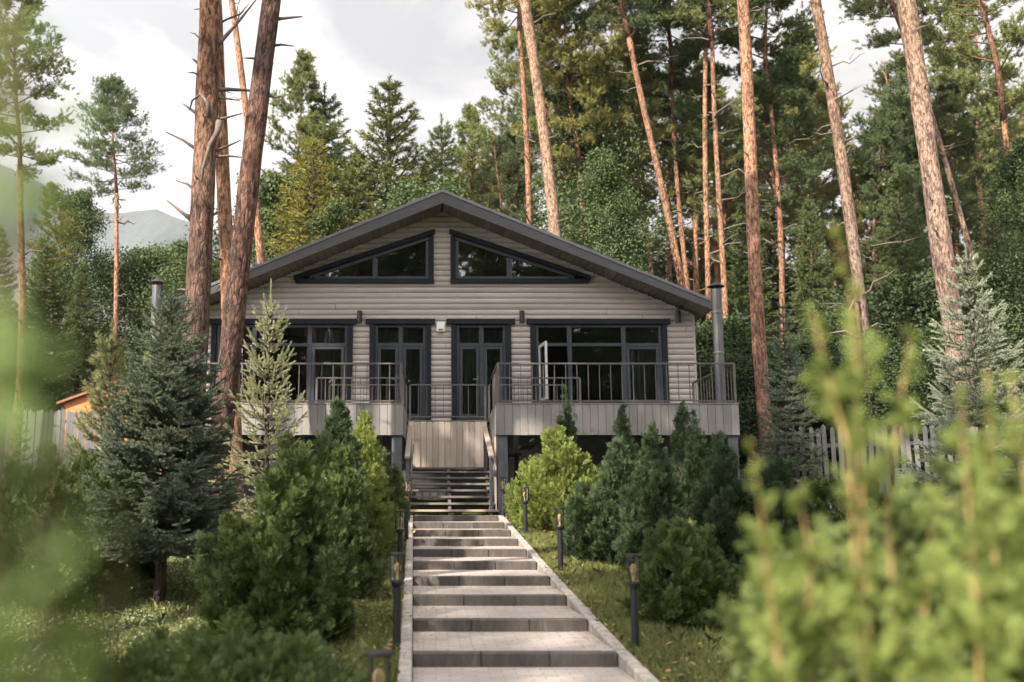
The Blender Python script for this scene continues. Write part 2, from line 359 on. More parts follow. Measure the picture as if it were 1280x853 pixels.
def copy_tree(root, loc=None, rz=None, scale=None, label=None, name=None):
    r = root.copy(); link(r)
    if loc is not None: r.location = loc
    if rz is not None: r.rotation_euler = (r.rotation_euler[0], r.rotation_euler[1], rz)
    if scale is not None: r.scale = scale if hasattr(scale, '__len__') else (scale,) * 3
    if label: r['label'] = label
    def rec(a, b):
        for ch in list(a.children):
            c = ch.copy(); link(c, b); rec(ch, c)
    rec(root, r); return r

# ------------------------------------------------------------------ foliage generators (numpy)
def unit(v): return v / np.maximum(np.linalg.norm(v, axis=-1, keepdims=True), 1e-9)
def rnd_perp(rng, D):
    r = rng.normal(size=D.shape); r -= (r * D).sum(-1, keepdims=True) * D
    return unit(r)
def brush(rng, S, E, dens, nl, nw, tint, fwd=0.6, jit=0.0):
    """needles standing round the twigs S-E: one triangle each"""
    d = E - S; L = np.linalg.norm(d, axis=1); D = d / np.maximum(L, 1e-9)[:, None]
    n = np.maximum(3, (L * dens)).astype(int)
    i = np.repeat(np.arange(len(S)), n)
    s = rng.random(len(i))[:, None]
    P = S[i] + d[i] * s
    R = rnd_perp(rng, D[i])
    N_ = unit(R + D[i] * (fwd + 0.5 * s) + rng.normal(size=R.shape) * 0.15)
    ln = nl * rng.uniform(0.75, 1.15, len(i))[:, None] * (1.0 - 0.25 * s)
    side = rnd_perp(rng, N_) * (nw / 2)
    if jit: P = P + rng.normal(size=P.shape) * jit
    V = np.stack([P - side, P + side, P + N_ * ln], 1).reshape(-1, 3)
    T = np.repeat(np.clip(tint[i] + rng.normal(size=len(i)) * 0.08, 0, 1), 3)
    return V, T
def kites(P, D, Nn, L, W):
    sd = unit(np.cross(Nn, D)) * (W / 2)[:, None]; L = L[:, None]
    return np.stack([P, P + D * L * 0.55 + sd, P + D * L, P + D * L * 0.55 - sd], 1).reshape(-1, 3)
def sprays(rng, P, D, L, tint, k=9, wf=0.10, flat=None):
    """flat fans of scale leaves: an axis with leaflets to both sides"""
    n = len(P)
    Nn = rnd_perp(rng, D) if flat is None else unit(flat - (flat * D).sum(-1, keepdims=True) * D)
    sd = np.cross(Nn, D)
    out = []; tt = []
    for j in range(k):
        if j == k - 1:
            s = 0.55; dirv = D; ln = L * 0.5
        else:
            s = 0.05 + 0.75 * j / (k - 1); sg = 1 if j % 2 else -1
            a = np.radians(38 + rng.normal(size=n) * 8)[:, None]
            dirv = unit(D * np.cos(a) + sd * np.sin(a) * sg + Nn * rng.normal(size=(n, 1)) * 0.12)
            ln = L * (0.62 - 0.42 * s) * rng.uniform(0.8, 1.2, n)
        out.append(kites(P + D * (L * s)[:, None], dirv, Nn + rng.normal(size=Nn.shape) * 0.25, ln, ln * wf * 1.9 + L * 0.012))
        tt.append(np.repeat(np.clip(tint + rng.normal(size=n) * 0.07, 0, 1), 4))
    return np.concatenate(out), np.concatenate(tt)
def lump(az, t, ph):
    return (0.5 * np.sin(3 * az + ph + 7 * t) + 0.35 * np.sin(5 * az - 11 * t + 2 * ph) + 0.3 * np.sin(2 * az + 17 * t + ph * 3))
def thuja_mesh(name, seed, H, R, n, L, mat, prof, lumpy=0.2, plumes=16, up=0.8, k=11, plume_len=0.3):
    """foliage as many upright feathery plumes whose tips make a ragged outline"""
    rng = np.random.default_rng(seed); ph = rng.random() * 6
    R = R * 1.15; m = plumes * 6
    per = max(24, int(n * 2.0 / m)); L = L * 0.62
    t = rng.random(m * 6); t = t[rng.random(m * 6) < np.clip(prof(t), 0.1, 1)][:m]; m = len(t)
    az = rng.random(m) * 2 * PI
    rr = R * prof(t) * (1 + lumpy * lump(az, t, ph)) * (0.30 + 0.70 * rng.random(m) ** 0.45)
    O = np.stack([np.cos(az), np.sin(az), np.zeros(m)], 1)
    pl = H * plume_len * rng.uniform(0.55, 1.15, m)
    tip = O * rr[:, None]; tip[:, 2] = H * (0.05 + 0.95 * t) * rng.uniform(0.97, 1.03, m)
    pl = np.minimum(pl, tip[:, 2] * 0.95 + 0.02)
    out = 0.55 * (1 - t) + 0.12
    dirv = unit(O * out[:, None] + np.array([0, 0, up + 0.15]) + rng.normal(size=(m, 3)) * 0.13)
    base = tip - dirv * pl[:, None]
    i = np.repeat(np.arange(m), per); N_ = len(i)
    s = rng.random(N_) ** 0.8
    w = (R * 0.20 + 0.02) * np.sqrt(np.clip(1.02 - s, 0, 1)) * (0.35 + 0.65 * np.minimum(1, s / 0.3))
    q = rnd_perp(rng, dirv[i]) * (rng.random(N_) ** 0.6)[:, None]
    P = base[i] + dirv[i] * (pl[i] * s)[:, None] + q * w[:, None] * 0.75
    D = unit(dirv[i] * 0.9 + q * 0.75 + rng.normal(size=(N_, 3)) * 0.14)
    P[:, 2] = np.maximum(P[:, 2], 0.03)
    tint = np.clip(rng.beta(2.2, 2.4, m)[i] * 0.6 + rng.random(N_) * 0.4, 0, 1)
    V, T = sprays(rng, P, D, L * rng.uniform(0.65, 1.3, N_), tint, k)
    return np_mesh(name, V, 4, mat, T)
PROF = {
    'cone': lambda t: np.minimum(1, (t + 0.03) / 0.16) ** 0.6 * (1 - t) ** 0.72 * 1.05,
    'column': lambda t: np.minimum(1, (t + 0.05) / 0.15) ** 0.5 * np.minimum(1, (1 - t) / 0.55) ** 0.75,
    'egg': lambda t: np.sqrt(np.clip(1 - ((t - 0.42) / 0.6) ** 2, 0, 1)),
    'round': lambda t: np.sqrt(np.clip(1 - ((t - 0.35) / 0.68) ** 2, 0, 1)),
    'mat': lambda t: np.sqrt(np.clip(1 - (t / 1.0) ** 2, 0, 1)),
}
def stem_mesh(name, seed, H, R, mat, nb=14, r0=0.03):
    rng = np.random.default_rng(seed); mb = MB()
    mb.tube([(0, 0, -0.08), (0.02, 0.01, H * 0.4), (0, 0, H * 0.88)], [r0, r0 * 0.7, r0 * 0.15], 6)
    for i in range(nb):
        z = H * (0.06 + 0.7 * i / nb); a = rng.random() * 6.28; l = R * (1 - z / H) * 0.8
        mb.tube([(0, 0, z), (math.cos(a) * l * .6, math.sin(a) * l * .6, z + l * .5), (math.cos(a) * l, math.sin(a) * l, z + l * 1.3)], [r0 * 0.4, r0 * 0.28, r0 * 0.08], 4)
    return mb.mesh(name, mat)
def conifer(seed, H, R, mats, whorls=24, per=7, dens=260, nl=0.022, nw=0.0035, twig_gap=0.055, droop=0.12, rise=0.6, bare=0.05, twl=0.34, r0=None, top_len=0.18, fl=0.75):
    """spruce: whorled branches with side twigs, every twig a bottle brush of needles; returns trunk mesh, crown mesh"""
    rng = np.random.default_rng(seed); mb = MB(); r0 = r0 or H * 0.016
    mb.tube([(0, 0, -0.15), (0, 0, H * 0.35), (0, 0, H * 0.75), (0, 0, H)], [r0 * 1.15, r0 * 0.75, r0 * 0.33, r0 * 0.06], 8)
    S, E, T = [], [], []
    for w in range(whorls):
        t = bare + (1 - bare) * (w + 0.35 * rng.random()) / whorls
        if t > 0.985: continue
        z = H * t; Lw = R * (1 - t) ** fl * (0.85 if t > 0.12 else 0.7) * min(1, 0.55 + 4 * t) + top_len * H * 0.06
        k = per if t < 0.8 else max(4, per - 2)
        a0 = rng.random() * 6.28
        for b in range(k):
            a = a0 + 2 * PI * b / k + rng.normal() * 0.16; L = Lw * rng.uniform(0.68, 1.2)
            el = -droop + rise * t ** 1.5 + rng.normal() * 0.07
            d = np.array([math.cos(a) * math.cos(el), math.sin(a) * math.cos(el), math.sin(el)])
            sdv = np.array([-math.sin(a), math.cos(a), 0])
            base = np.array([0, 0, z]); tintb = rng.beta(2, 2)
            def pt(s): return base + d * L * s + np.array([0, 0, 1]) * L * (0.22 * s * s - 0.13 * math.sin(PI * s))
            pts = [pt(s) for s in (0, .33, .66, 1)]
            rb = r0 * 0.22 * (0.35 + L / max(R, 1e-6))
            mb.tube(pts, [rb, rb * .7, rb * .4, rb * .12], 4, False)
            for s0, s1 in ((0.45, 0.66), (0.66, 0.83), (0.83, 1.0)):
                S.append(pt(s0)); E.append(pt(s1)); T.append(tintb * 0.5 + 0.5 * s1)
            nt_ = max(2, int(L * 0.82 / twig_gap))
            for i in range(nt_):
                s = 0.16 + 0.82 * (i + rng.random() * 0.5) / nt_
                for sg in (1, -1):
                    if rng.random() < 0.1: continue
                    l = min(twl * L, (1 - s) * L * 0.75 + 0.16 * twl * L + 0.02) * rng.uniform(0.7, 1.15)
                    dv = unit(d * 0.75 + sdv * sg * 0.75 + np.array([0, 0, rng.normal() * 0.14 - 0.06]))
                    p = pt(s); e = p + dv * l; e[2] += l * 0.1
                    S.append(p + dv * l * 0.1); E.append(e); T.append(tintb * 0.55 + 0.42 * s + rng.normal() * 0.1)
                    if l > 0.16 * R and l > 3 * twig_gap:
                        for q in (0.35, 0.6):
                            for s2 in (1, -1):
                                dq = unit(dv * 0.8 + np.cross(dv, [0, 0, 1]) * s2 * 0.7 + np.array([0, 0, rng.normal() * 0.12]))
                                S.append(p + dv * l * q); E.append(p + dv * l * q + dq * l * 0.42); T.append(tintb + rng.normal() * 0.12)
    S.append(np.array([0, 0, H * 0.93])); E.append(np.array([0, 0, H * (1.0 + 0.1 * top_len)])); T.append(0.7)
    V, TT = brush(rng, np.array(S), np.array(E), dens, nl, nw, np.clip(np.array(T), 0, 1))
    return mb, (V, TT)
def pine_crown(seed, Hc, R, nb=46, mat=None, dens=150, nl=0.17, nw=0.021, tw=9, tuft=0.26, r0=0.13, profile=None, sparse=0.0, top_round=True):
    """scots pine crown, z from 0 (lowest limb) to Hc; returns (limb MB, needles)"""
    rng = np.random.default_rng(seed); mb = MB()
    ax = lambda z: np.array([0.25 * math.sin(z * 0.5 + seed), 0.25 * math.cos(z * 0.4 + seed) - 0.25 * math.cos(seed), z])
    zs = np.linspace(0, Hc * 0.97, 7)
    off = ax(0); off[2] = 0
    A = lambda z: ax(z) - off
    mb.tube([A(z) for z in zs], [r0 * (1 - 0.9 * z / Hc) for z in zs], 7)
    S, E, T = [], [], []
    profile = profile or (lambda t: (0.55 + 0.45 * min(1, t / 0.3)) * (1 - max(0, t - 0.3) / 0.72) ** 0.6)
    for b in range(nb):
        t = (b + rng.random()) / nb; t = t ** 0.85
        if rng.random() < sparse * (1 - t): continue
        a = b * 2.4 + rng.normal() * 0.4; L = R * profile(t) * rng.uniform(0.55, 1.15)
        el = -0.05 + 0.75 * t + rng.normal() * 0.15
        d = np.array([math.cos(a) * math.cos(el), math.sin(a) * math.cos(el), math.sin(el)])
        base = A(Hc * t * 0.94); curl = rng.uniform(0.05, 0.25)
        def pt(s): return base + d * L * s + np.array([0, 0, 1]) * L * curl * (s * s - 0.4 * s)
        rb = r0 * 0.34 * (0.4 + 0.6 * L / R) * (1.1 - 0.6 * t)
        mb.tube([pt(s) for s in (0, .35, .7, 1)], [rb, rb * .7, rb * .42, rb * .15], 5, False)
        tb = rng.beta(2, 2)
        for i in range(tw):
            s = 0.32 + 0.7 * (i + rng.random()) / tw
            az2 = a + rng.choice([-1, 1]) * rng.uniform(0.4, 1.2)
            l2 = L * 0.36 * (1.15 - 0.55 * s) * rng.uniform(0.6, 1.3)
            d2 = unit(np.array([math.cos(az2), math.sin(az2), rng.normal() * 0.3 + 0.3]))
            p = pt(min(s, 1)); q = p + d2 * l2
            mb.tube([p, (p + q) / 2 + np.array([0, 0, -0.04 * l2]), q], [rb * .3, rb * .2, rb * .08], 3, False)
            ncl = 5 + int(l2 / tuft * 2.2)
            for c in range(ncl):
                u = 0.25 + 0.8 * rng.random()
                c0 = p + d2 * l2 * u + rng.normal(size=3) * 0.12 * np.array([1, 1, 0.7])
                dv = unit(d2 * 0.6 + rng.normal(size=3) * 0.5 + np.array([0, 0, 0.55]))
                S.append(c0); E.append(c0 + dv * tuft * rng.uniform(0.6, 1.2)); T.append(tb * 0.6 + 0.4 * rng.random())
    V, TT = brush(rng, np.array(S), np.array(E), dens, nl, nw, np.array(T), 0.75)
    return mb, (V, TT)
def leafy(seed, H, R, nl, ls, mat_, nbr=40, zlo=0.15, r0=0.1, profile=None, droop=0.0, lean=0.0):
    rng = np.random.default_rng(seed); mb = MB()
    A = lambda z: np.array([0.12 * R * math.sin(z / H * 4 + seed) + lean * z, 0.12 * R * math.cos(z / H * 3 + seed) - 0.12 * R * math.cos(seed), z])
    zs = np.linspace(-0.2, H * 0.96, 8); mb.tube([A(z) for z in zs], [r0 * (1 - 0.92 * max(z, 0) / H) for z in zs], 7)
    profile = profile or (lambda t: math.sin(PI * min(1, 0.12 + 0.86 * t)) ** 0.7)
    C = []; 
    for b in range(nbr):
        t = (b + rng.random()) / nbr; z = H * (zlo + (0.97 - zlo) * t); a = b * 2.4 + rng.normal() * 0.4
        L = R * profile(t) * rng.uniform(0.5, 1.15); el = 0.35 + 0.5 * t + rng.normal() * 0.15
        d = np.array([math.cos(a) * math.cos(el), math.sin(a) * math.cos(el), math.sin(el)]); base = A(z)
        def pt(s): return base + d * L * s - np.array([0, 0, 1]) * L * (0.3 + droop) * s * s
        rb = r0 * 0.3 * (1.1 - 0.7 * t)
        mb.tube([pt(s) for s in (0, .35, .7, 1)], [rb, rb * .7, rb * .4, rb * .1], 4, False)
        for i in range(6):
            s = 0.3 + 0.7 * rng.random(); p = pt(s)
            q = p + unit(rng.normal(size=3) + d * 0.8) * L * 0.3 * rng.uniform(0.4, 1.1); q[2] -= droop * L * 0.3
            mb.tube([p, q], [rb * .25, rb * .08], 3, False); C.append((p * .3 + q * .7, L * 0.17 + 0.05, rng.random()))
    k = nl // len(C)
    P = []; T = []
    for c, sg, tb in C:
        P.append(c + np.clip(rng.normal(size=(k, 3)), -1.7, 1.7) * sg * np.array([1, 1, 0.75 + droop])); T.append(np.full(k, tb * 0.5) + rng.random(k) * 0.5)
    P = np.concatenate(P); T = np.concatenate(T); n = len(P)
    D = unit(rng.normal(size=(n, 3)) + np.array([0, 0, -0.3])); 
    V = kites(P, D, unit(rng.normal(size=(n, 3)) + np.array([0, 0, 0.8])), ls * rng.uniform(0.6, 1.2, n), ls * 0.7 * np.ones(n))
    return mb, (V, np.repeat(T, 4))

# ------------------------------------------------------------------ ground, hills
SK_ = -0.0225
def build_ground():
    xs = np.concatenate([np.linspace(-2300, -40, 24), np.linspace(-36, -1.2, 70), np.linspace(-0.9, 2.1, 61), np.linspace(2.5, 44, 84), np.linspace(50, 2300, 24)])
    ys = np.concatenate([np.linspace(-300, -12, 10), np.linspace(-10, 62, 145), np.linspace(66, 130, 20), np.linspace(150, 3100, 18)])
    X, Y = np.meshgrid(xs, ys); Z = gz(X, Y)
    Z = np.where(Y < -10, gz(X, np.full_like(Y, -10.0)), Z)
    off = SK_ * Y; Z = np.where((X > off - 0.06) & (X < off + 1.66) & (Y < 20.5) & (Y > 1.5), Z - 0.22, Z)
    nx = len(xs); ny = len(ys)
    i = np.arange(nx * ny).reshape(ny, nx)
    idx = np.stack([i[:-1, :-1], i[:-1, 1:], i[1:, 1:], i[1:, :-1]], -1).reshape(-1, 4)
    me = np_mesh('ground', np.stack([X, Y, Z], -1).reshape(-1, 3), 4, M['ground'], idx=idx)
    me.polygons.foreach_set('use_smooth', [True] * len(me.polygons))
    tag(link(bpy.data.objects.new('ground', me)), kind='structure')
build_ground()
def build_hills():
    ridge = [(-260, 215), (-120, 205), (-20, 208), (45, 222), (100, 240), (140, 262), (200, 284), (245, 300), (330, 318), (430, 330), (560, 345), (760, 360), (1000, 330), (1300, 270), (1500, 240)]
    n = 90; us = np.linspace(-260, 1500, n); vs = np.interp(us, [r[0] for r in ridge], [r[1] for r in ridge])
    rng = np.random.default_rng(5)
    vs = vs + np.convolve(rng.normal(size=n + 8) * 9, np.ones(5) / 5, 'same')[4:-4]
    rows = []
    for j, (f, dy) in enumerate(((1.0, 0), (0.8, -90), (0.6, -170), (0.38, -250), (0.18, -330), (0.0, -400))):
        r = []
        for u, v in zip(us, vs):
            x, z = at(u, v, 2300); h = (z - 20) * f * (1 + (0.08 * math.sin(u * 0.05 + j) if 0 < j < 5 else 0)) + 20
            r.append((x, 2300 + dy * 2.3 + 140 * math.sin(u * 0.02), h if j < 5 else 18))
        rows.append(r)
    rows.insert(0, [(x, 3100, 10) for (x, y, z) in rows[0]])
    V = np.array(rows).reshape(-1, 3); i = np.arange(len(V)).reshape(len(rows), n)
    idx = np.stack([i[:-1, :-1], i[1:, :-1], i[1:, 1:], i[:-1, 1:]], -1).reshape(-1, 4)
    me = np_mesh('hills', V, 4, M['hill'], idx=idx); me.polygons.foreach_set('use_smooth', [True] * len(me.polygons))
    tag(link(bpy.data.objects.new('hills', me)), kind='structure')
build_hills()
HAZE = 0.00009
def build_haze():
    m, ns, lk = nt('air'); ns.remove(ns['Principled BSDF'])
    v = N(ns, 'ShaderNodeVolumePrincipled'); v.inputs['Density'].default_value = HAZE; v.inputs['Color'].default_value = (0.88, 0.92, 1.0, 1)
    lk.new(v.outputs[0], ns['Material Output'].inputs['Volume'])
    b = MB(); b.box(-3300, 3300, -600, 3400, -110, 860); o = b.obj('haze', m); tag(o, 'thin pale mountain haze over the whole valley', 'haze', kind='stuff')
    o.display_type = 'WIRE'
build_haze()

# ------------------------------------------------------------------ the stepped path
PW, SK = 1.6, -0.0225           # width, and sideways drift per metre
RY = [8.05, 9.38, 10.66, 11.92, 13.15, 14.3, 15.45, 16.6, 17.75, 19.0]
RH = 0.105; Z1 = 0.464
def build_path():
    root = MB(); ris = []
    edges = [2.0, 3.9, 5.4, 6.75] + RY + [19.62]
    zt = [Z1 - RH * 4 + RH * k for k in range(len(edges) - 1)]
    for k in range(len(edges) - 1):
        y0, y1, z = edges[k], edges[k + 1], zt[k]
        a0, a1 = SK * y0, SK * y1
        t0 = 0.12
        root.add([(a0, y0 + t0, z), (a0 + PW, y0 + t0, z), (a1 + PW, y1 + 0.01, z), (a1, y1 + 0.01, z)], [(0, 1, 2, 3)])
    p = root.obj('path', M['pave']); tag(p, kind='structure')
    for k in range(len(edges) - 1):
        y, z = edges[k], zt[k]; mb = MB(); rng = random.Random(k)
        x0 = SK * y; nseg = 3; w = PW / nseg
        for s in range(nseg):
            mb.tt = rng.random(); wob = rng.uniform(-0.004, 0.004)
            mb.box(x0 + s * w + 0.002, x0 + (s + 1) * w - 0.002, y + wob, y + 0.12, z - RH - 0.06, z + 0.004 + wob * 0.5, 0.008)
        mb.obj('step_riser', M['riser'], p)
    for sgn in (0, 1):                       # kerbs following the slope
        mb = MB()
        for k in range(34):
            y0 = 2.0 + k * 0.515; y1 = y0 + 0.505
            def zz(y): return float(np.interp(y, [2.0, 6.75] + RY, [Z1 - 4.4 * RH, Z1 - RH * 1.0] + [Z1 + RH * (i - 0.25) for i in range(10)])) + 0.028
            xa0 = SK * y0 + (PW + 0.004 if sgn else -0.104); xa1 = SK * y1 + (PW + 0.004 if sgn else -0.104)
            zb0, zb1 = zz(y0) , zz(y1)
            b = 0.012
            vs = []
            for (x, y, z) in ((xa0, y0, zb0), (xa1, y1, zb1)):
                vs += [(x, y, z - 0.35), (x + .1, y, z - 0.35), (x + .1, y, z - b), (x + .1 - b, y, z), (x + b, y, z), (x, y, z - b)]
            fs = [(0, 1, 2, 3, 4, 5), (11, 10, 9, 8, 7, 6)] + [(i, 6 + i, 6 + (i + 1) % 6, (i + 1) % 6) for i in range(6)]
            mb.add(vs, fs)
        mb.obj('kerb', M['kerb'], p)
build_path()
def build_litter():
    rng = np.random.default_rng(91); n = 2600
    k = rng.integers(0, 10, n); y0 = np.array(RY)[k]; y1 = np.array(RY[1:] + [19.6])[k]
    f = rng.random(n) ** 1.6; y = y1 - 0.02 - f * (y1 - y0 - 0.05); e = rng.random(n)
    x = SK * y + PW * np.where(e < 0.35, 0.02 + 0.18 * rng.random(n) ** 2, np.where(e > 0.65, 0.98 - 0.18 * rng.random(n) ** 2, rng.random(n)))
    P = np.stack([x, y, Z1 + RH * k + 0.008], 1)
    D = unit(rng.normal(size=(n, 3)) * np.array([1, 1, 0.12])); L = np.where(rng.random(n) < 0.85, rng.uniform(0.02, 0.05, n), rng.uniform(0.02, 0.04, n)); W = np.where(L > 0.036, 0.004, 0.012)
    V = kites(P, D, unit(rng.normal(size=(n, 3)) * .2 + np.array([0, 0, 1])), L, W)
    m = 9000; y2 = 5.5 + 14 * rng.random(m) ** 1.2; x2 = np.where(rng.random(m) < 0.5, SK * y2 + PW + 0.1 + 2.2 * rng.random(m) ** 1.8, SK * y2 - 0.1 - 3.5 * rng.random(m) ** 1.6)
    P2 = np.stack([x2, y2, gz(x2, y2) + 0.03 + 0.05 * rng.random(m)], 1); D2 = unit(rng.normal(size=(m, 3)) * np.array([1, 1, 0.35])); L2 = rng.uniform(0.03, 0.07, m)
    V2 = kites(P2, D2, unit(rng.normal(size=(m, 3)) * .5 + np.array([0, 0, 1])), L2, np.where(rng.random(m) < 0.7, 0.005, 0.02))
    V = np.concatenate([V, V2]); n += m
    tag(link(bpy.data.objects.new('fallen_needles', np_mesh('fallen_needles', V, 4, M['litter'], np.repeat(rng.random(n), 4)))), 'dry needles and scraps of leaf scattered over the steps and lawn', 'litter', kind='stuff')
build_litter()

# ------------------------------------------------------------------ the house
HX = 0.155; WY = 24.3; BY = 33.5; HWD = 6.21; DZ = 3.57
AP = (HX, 9.234); SL = 0.424; RHW = 6.52
def roof_z(x): return AP[1] - SL * abs(x - HX)
house = thing('timber_house', 'grey timber house with dark gable roof, black trimmed windows and raised balconies', 'house', (0, 0, 0))
OPEN = [(-5.534, -2.075, 3.95, 6.05), (-1.621, -0.138, 3.6, 6.05), (0.395, 1.838, 3.6, 6.05), (2.352, 5.692, 3.95, 6.05)]
G0, G1 = 7.16, 8.33      # gable window sill and tip
def gable_cut(z):
    if not (G0 < z < G1): return []
    w = 3.45 * (1 - (z - G0) / (G1 - G0)); return [(HX - 0.26 - w, HX - 0.26), (HX + 0.26, HX + 0.26 + w)]
def build_wall():
    mb = MB(); bh = 0.142; z = 3.42; rng = random.Random(3)
    prof = [(0.0, -0.006), (0.02, 0.016), (0.055, 0.032), (0.10, 0.035), (0.134, 0.016), (0.142, 0.0)]
    while z < 9.0:
        mb.tt = rng.random(); joints = [rng.uniform(-6, 6.3) for _ in range(2)]
        for a in range(len(prof) - 1):
            z0, o0 = z + prof[a][0], prof[a][1]; z1, o1 = z + prof[a + 1][0], prof[a + 1][1]
            zm = (z0 + z1) / 2
            lim = min(HWD, (AP[1] - 0.3 - zm) / SL)
            if lim <= 0.02: continue
            cuts = sorted([(o[0], o[1]) for o in OPEN if o[2] < zm < o[3]] + gable_cut(zm))
            x = HX - lim; iv = []
            for c0, c1 in cuts:
                if c0 > x: iv.append((x, c0))
                x = max(x, c1)
            if x < HX + lim: iv.append((x, HX + lim))
            for jx in joints: iv = [q for p0_, p1_ in iv for q in (((p0_, jx - 0.004), (jx + 0.004, p1_)) if p0_ + .05 < jx < p1_ - .05 else ((p0_, p1_),))]
            for x0, x1 in iv:
                mb.add([(x0, WY - o0, z0), (x1, WY - o0, z0), (x1, WY - o1, z1), (x0, WY - o1, z1)], [(0, 1, 2, 3)])
        z += bh
    # side and back walls
    for sx in (-1, 1):
        x = HX + sx * HWD; z = 3.42
        while z < 6.35:
            for a in range(len(prof) - 1):
                z0, o0 = z + prof[a][0], prof[a][1]; z1, o1 = z + prof[a + 1][0], prof[a + 1][1]
                mb.add([(x + sx * o0, WY, z0), (x + sx * o0, BY, z0), (x + sx * o1, BY, z1), (x + sx * o1, WY, z1)], [(0, 1, 2, 3)])
            z += bh
    mb.prism([(HX - HWD, 3.42), (HX + HWD, 3.42), (HX + HWD, roof_z(HX + HWD) - .3), (HX, AP[1] - .3), (HX - HWD, roof_z(HX + HWD) - .3)], BY, BY + 0.1)
    w = mb.obj('log_wall', M['log'], house)
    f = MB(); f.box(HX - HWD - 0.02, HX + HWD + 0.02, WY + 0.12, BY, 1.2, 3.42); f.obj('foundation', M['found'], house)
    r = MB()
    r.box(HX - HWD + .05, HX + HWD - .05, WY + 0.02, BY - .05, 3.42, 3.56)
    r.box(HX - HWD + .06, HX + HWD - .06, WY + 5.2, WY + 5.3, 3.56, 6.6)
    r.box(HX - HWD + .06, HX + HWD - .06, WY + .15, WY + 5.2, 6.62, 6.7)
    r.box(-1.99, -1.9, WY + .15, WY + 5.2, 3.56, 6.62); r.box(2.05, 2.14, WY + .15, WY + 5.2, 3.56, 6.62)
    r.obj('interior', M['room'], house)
    # corner boards
    for sx in (-1, 1):
        c = MB(); x = HX + sx * (HWD + 0.02); c.box(x - 0.03, x + 0.03, WY - 0.03, WY + 0.06, 3.40, roof_z(HX + HWD) - 0.34)
        c.obj('corner_board', M['log'], house)
build_wall()
def build_roof():
    F0, F1 = WY - 0.8, BY + 0.7; ex = RHW; th = 0.17
    mb = MB(); z = lambda x, d: AP[1] - SL * x - d
    for s in (-1, 1):
        ex = RHW + (0.24 if s < 0 else 0.0)
        mb.prism([(HX, z(0, 0)), (HX + s * ex, z(ex, 0)), (HX + s * ex, z(ex, th)), (HX, z(0, th))], F0 + 0.03, F1)
    roof = mb.obj('roof', M['roof'], house)
    fa = MB(); et = MB()
    for s in (-1, 1):
        ex = RHW + (0.24 if s < 0 else 0.0)
        fa.prism([(HX, z(0, 0.05)), (HX + s * ex, z(ex, 0.05)), (HX + s * ex, z(ex, 0.23)), (HX, z(0, 0.33))], F0 - 0.012, F0 + 0.027)
        et.prism([(HX, z(0, -0.025)), (HX + s * (ex + .02), z(ex + .02, -0.025)), (HX + s * (ex + .02), z(ex + .02, 0.048)), (HX, z(0, 0.048))], F0 - 0.03, F0 + 0.025)
        # gutter along the eave
        et.tube([(HX + s * (ex + 0.06), F0, z(ex, 0.1)), (HX + s * (ex + 0.06), F1, z(ex, 0.1))], 0.06, 8)
    fa.obj('fascia', M['fascia'], roof); et.obj('drip_edge', M['edge'], roof)
    so = MB(); rng = random.Random(4)
    for s in (-1, 1):
        ex = RHW + (0.24 if s < 0 else 0.0)
        x = 0.02
        while x < ex - 0.03:
            x1 = min(x + 0.155, ex - 0.02); d = 0.21 + 0.10 * (1 - x / ex); so.tt = rng.random()
            d2 = 0.21 + 0.10 * (1 - x1 / ex)
            so.prism([(HX + s * x, z(x, d)), (HX + s * x1, z(x1, d2)), (HX + s * x1, z(x1, d2 + 0.022)), (HX + s * x, z(x, d + 0.022))], F0 + 0.03, WY + 0.1 if x < HWD else F1)
            x += 0.17
    so.obj('soffit', M['soffit'], roof)
build_roof()
def rect_frame(mb, x0, x1, z0, z1, w, ya, yb, bottom=True):
    mb.box(x0, x0 + w, ya, yb, z0, z1, 0.006); mb.box(x1 - w, x1, ya, yb, z0, z1, 0.006)
    mb.box(x0 + w, x1 - w, ya, yb, z1 - w, z1, 0.006)
    if bottom: mb.box(x0 + w, x1 - w, ya, yb, z0, z0 + w, 0.006)
def add_pane(parent, x0, x1, z0, z1, y):
    p = MB(); p.box(x0, x1, y, y + 0.012, z0, z1); return p.obj('pane', M['pane'], parent)
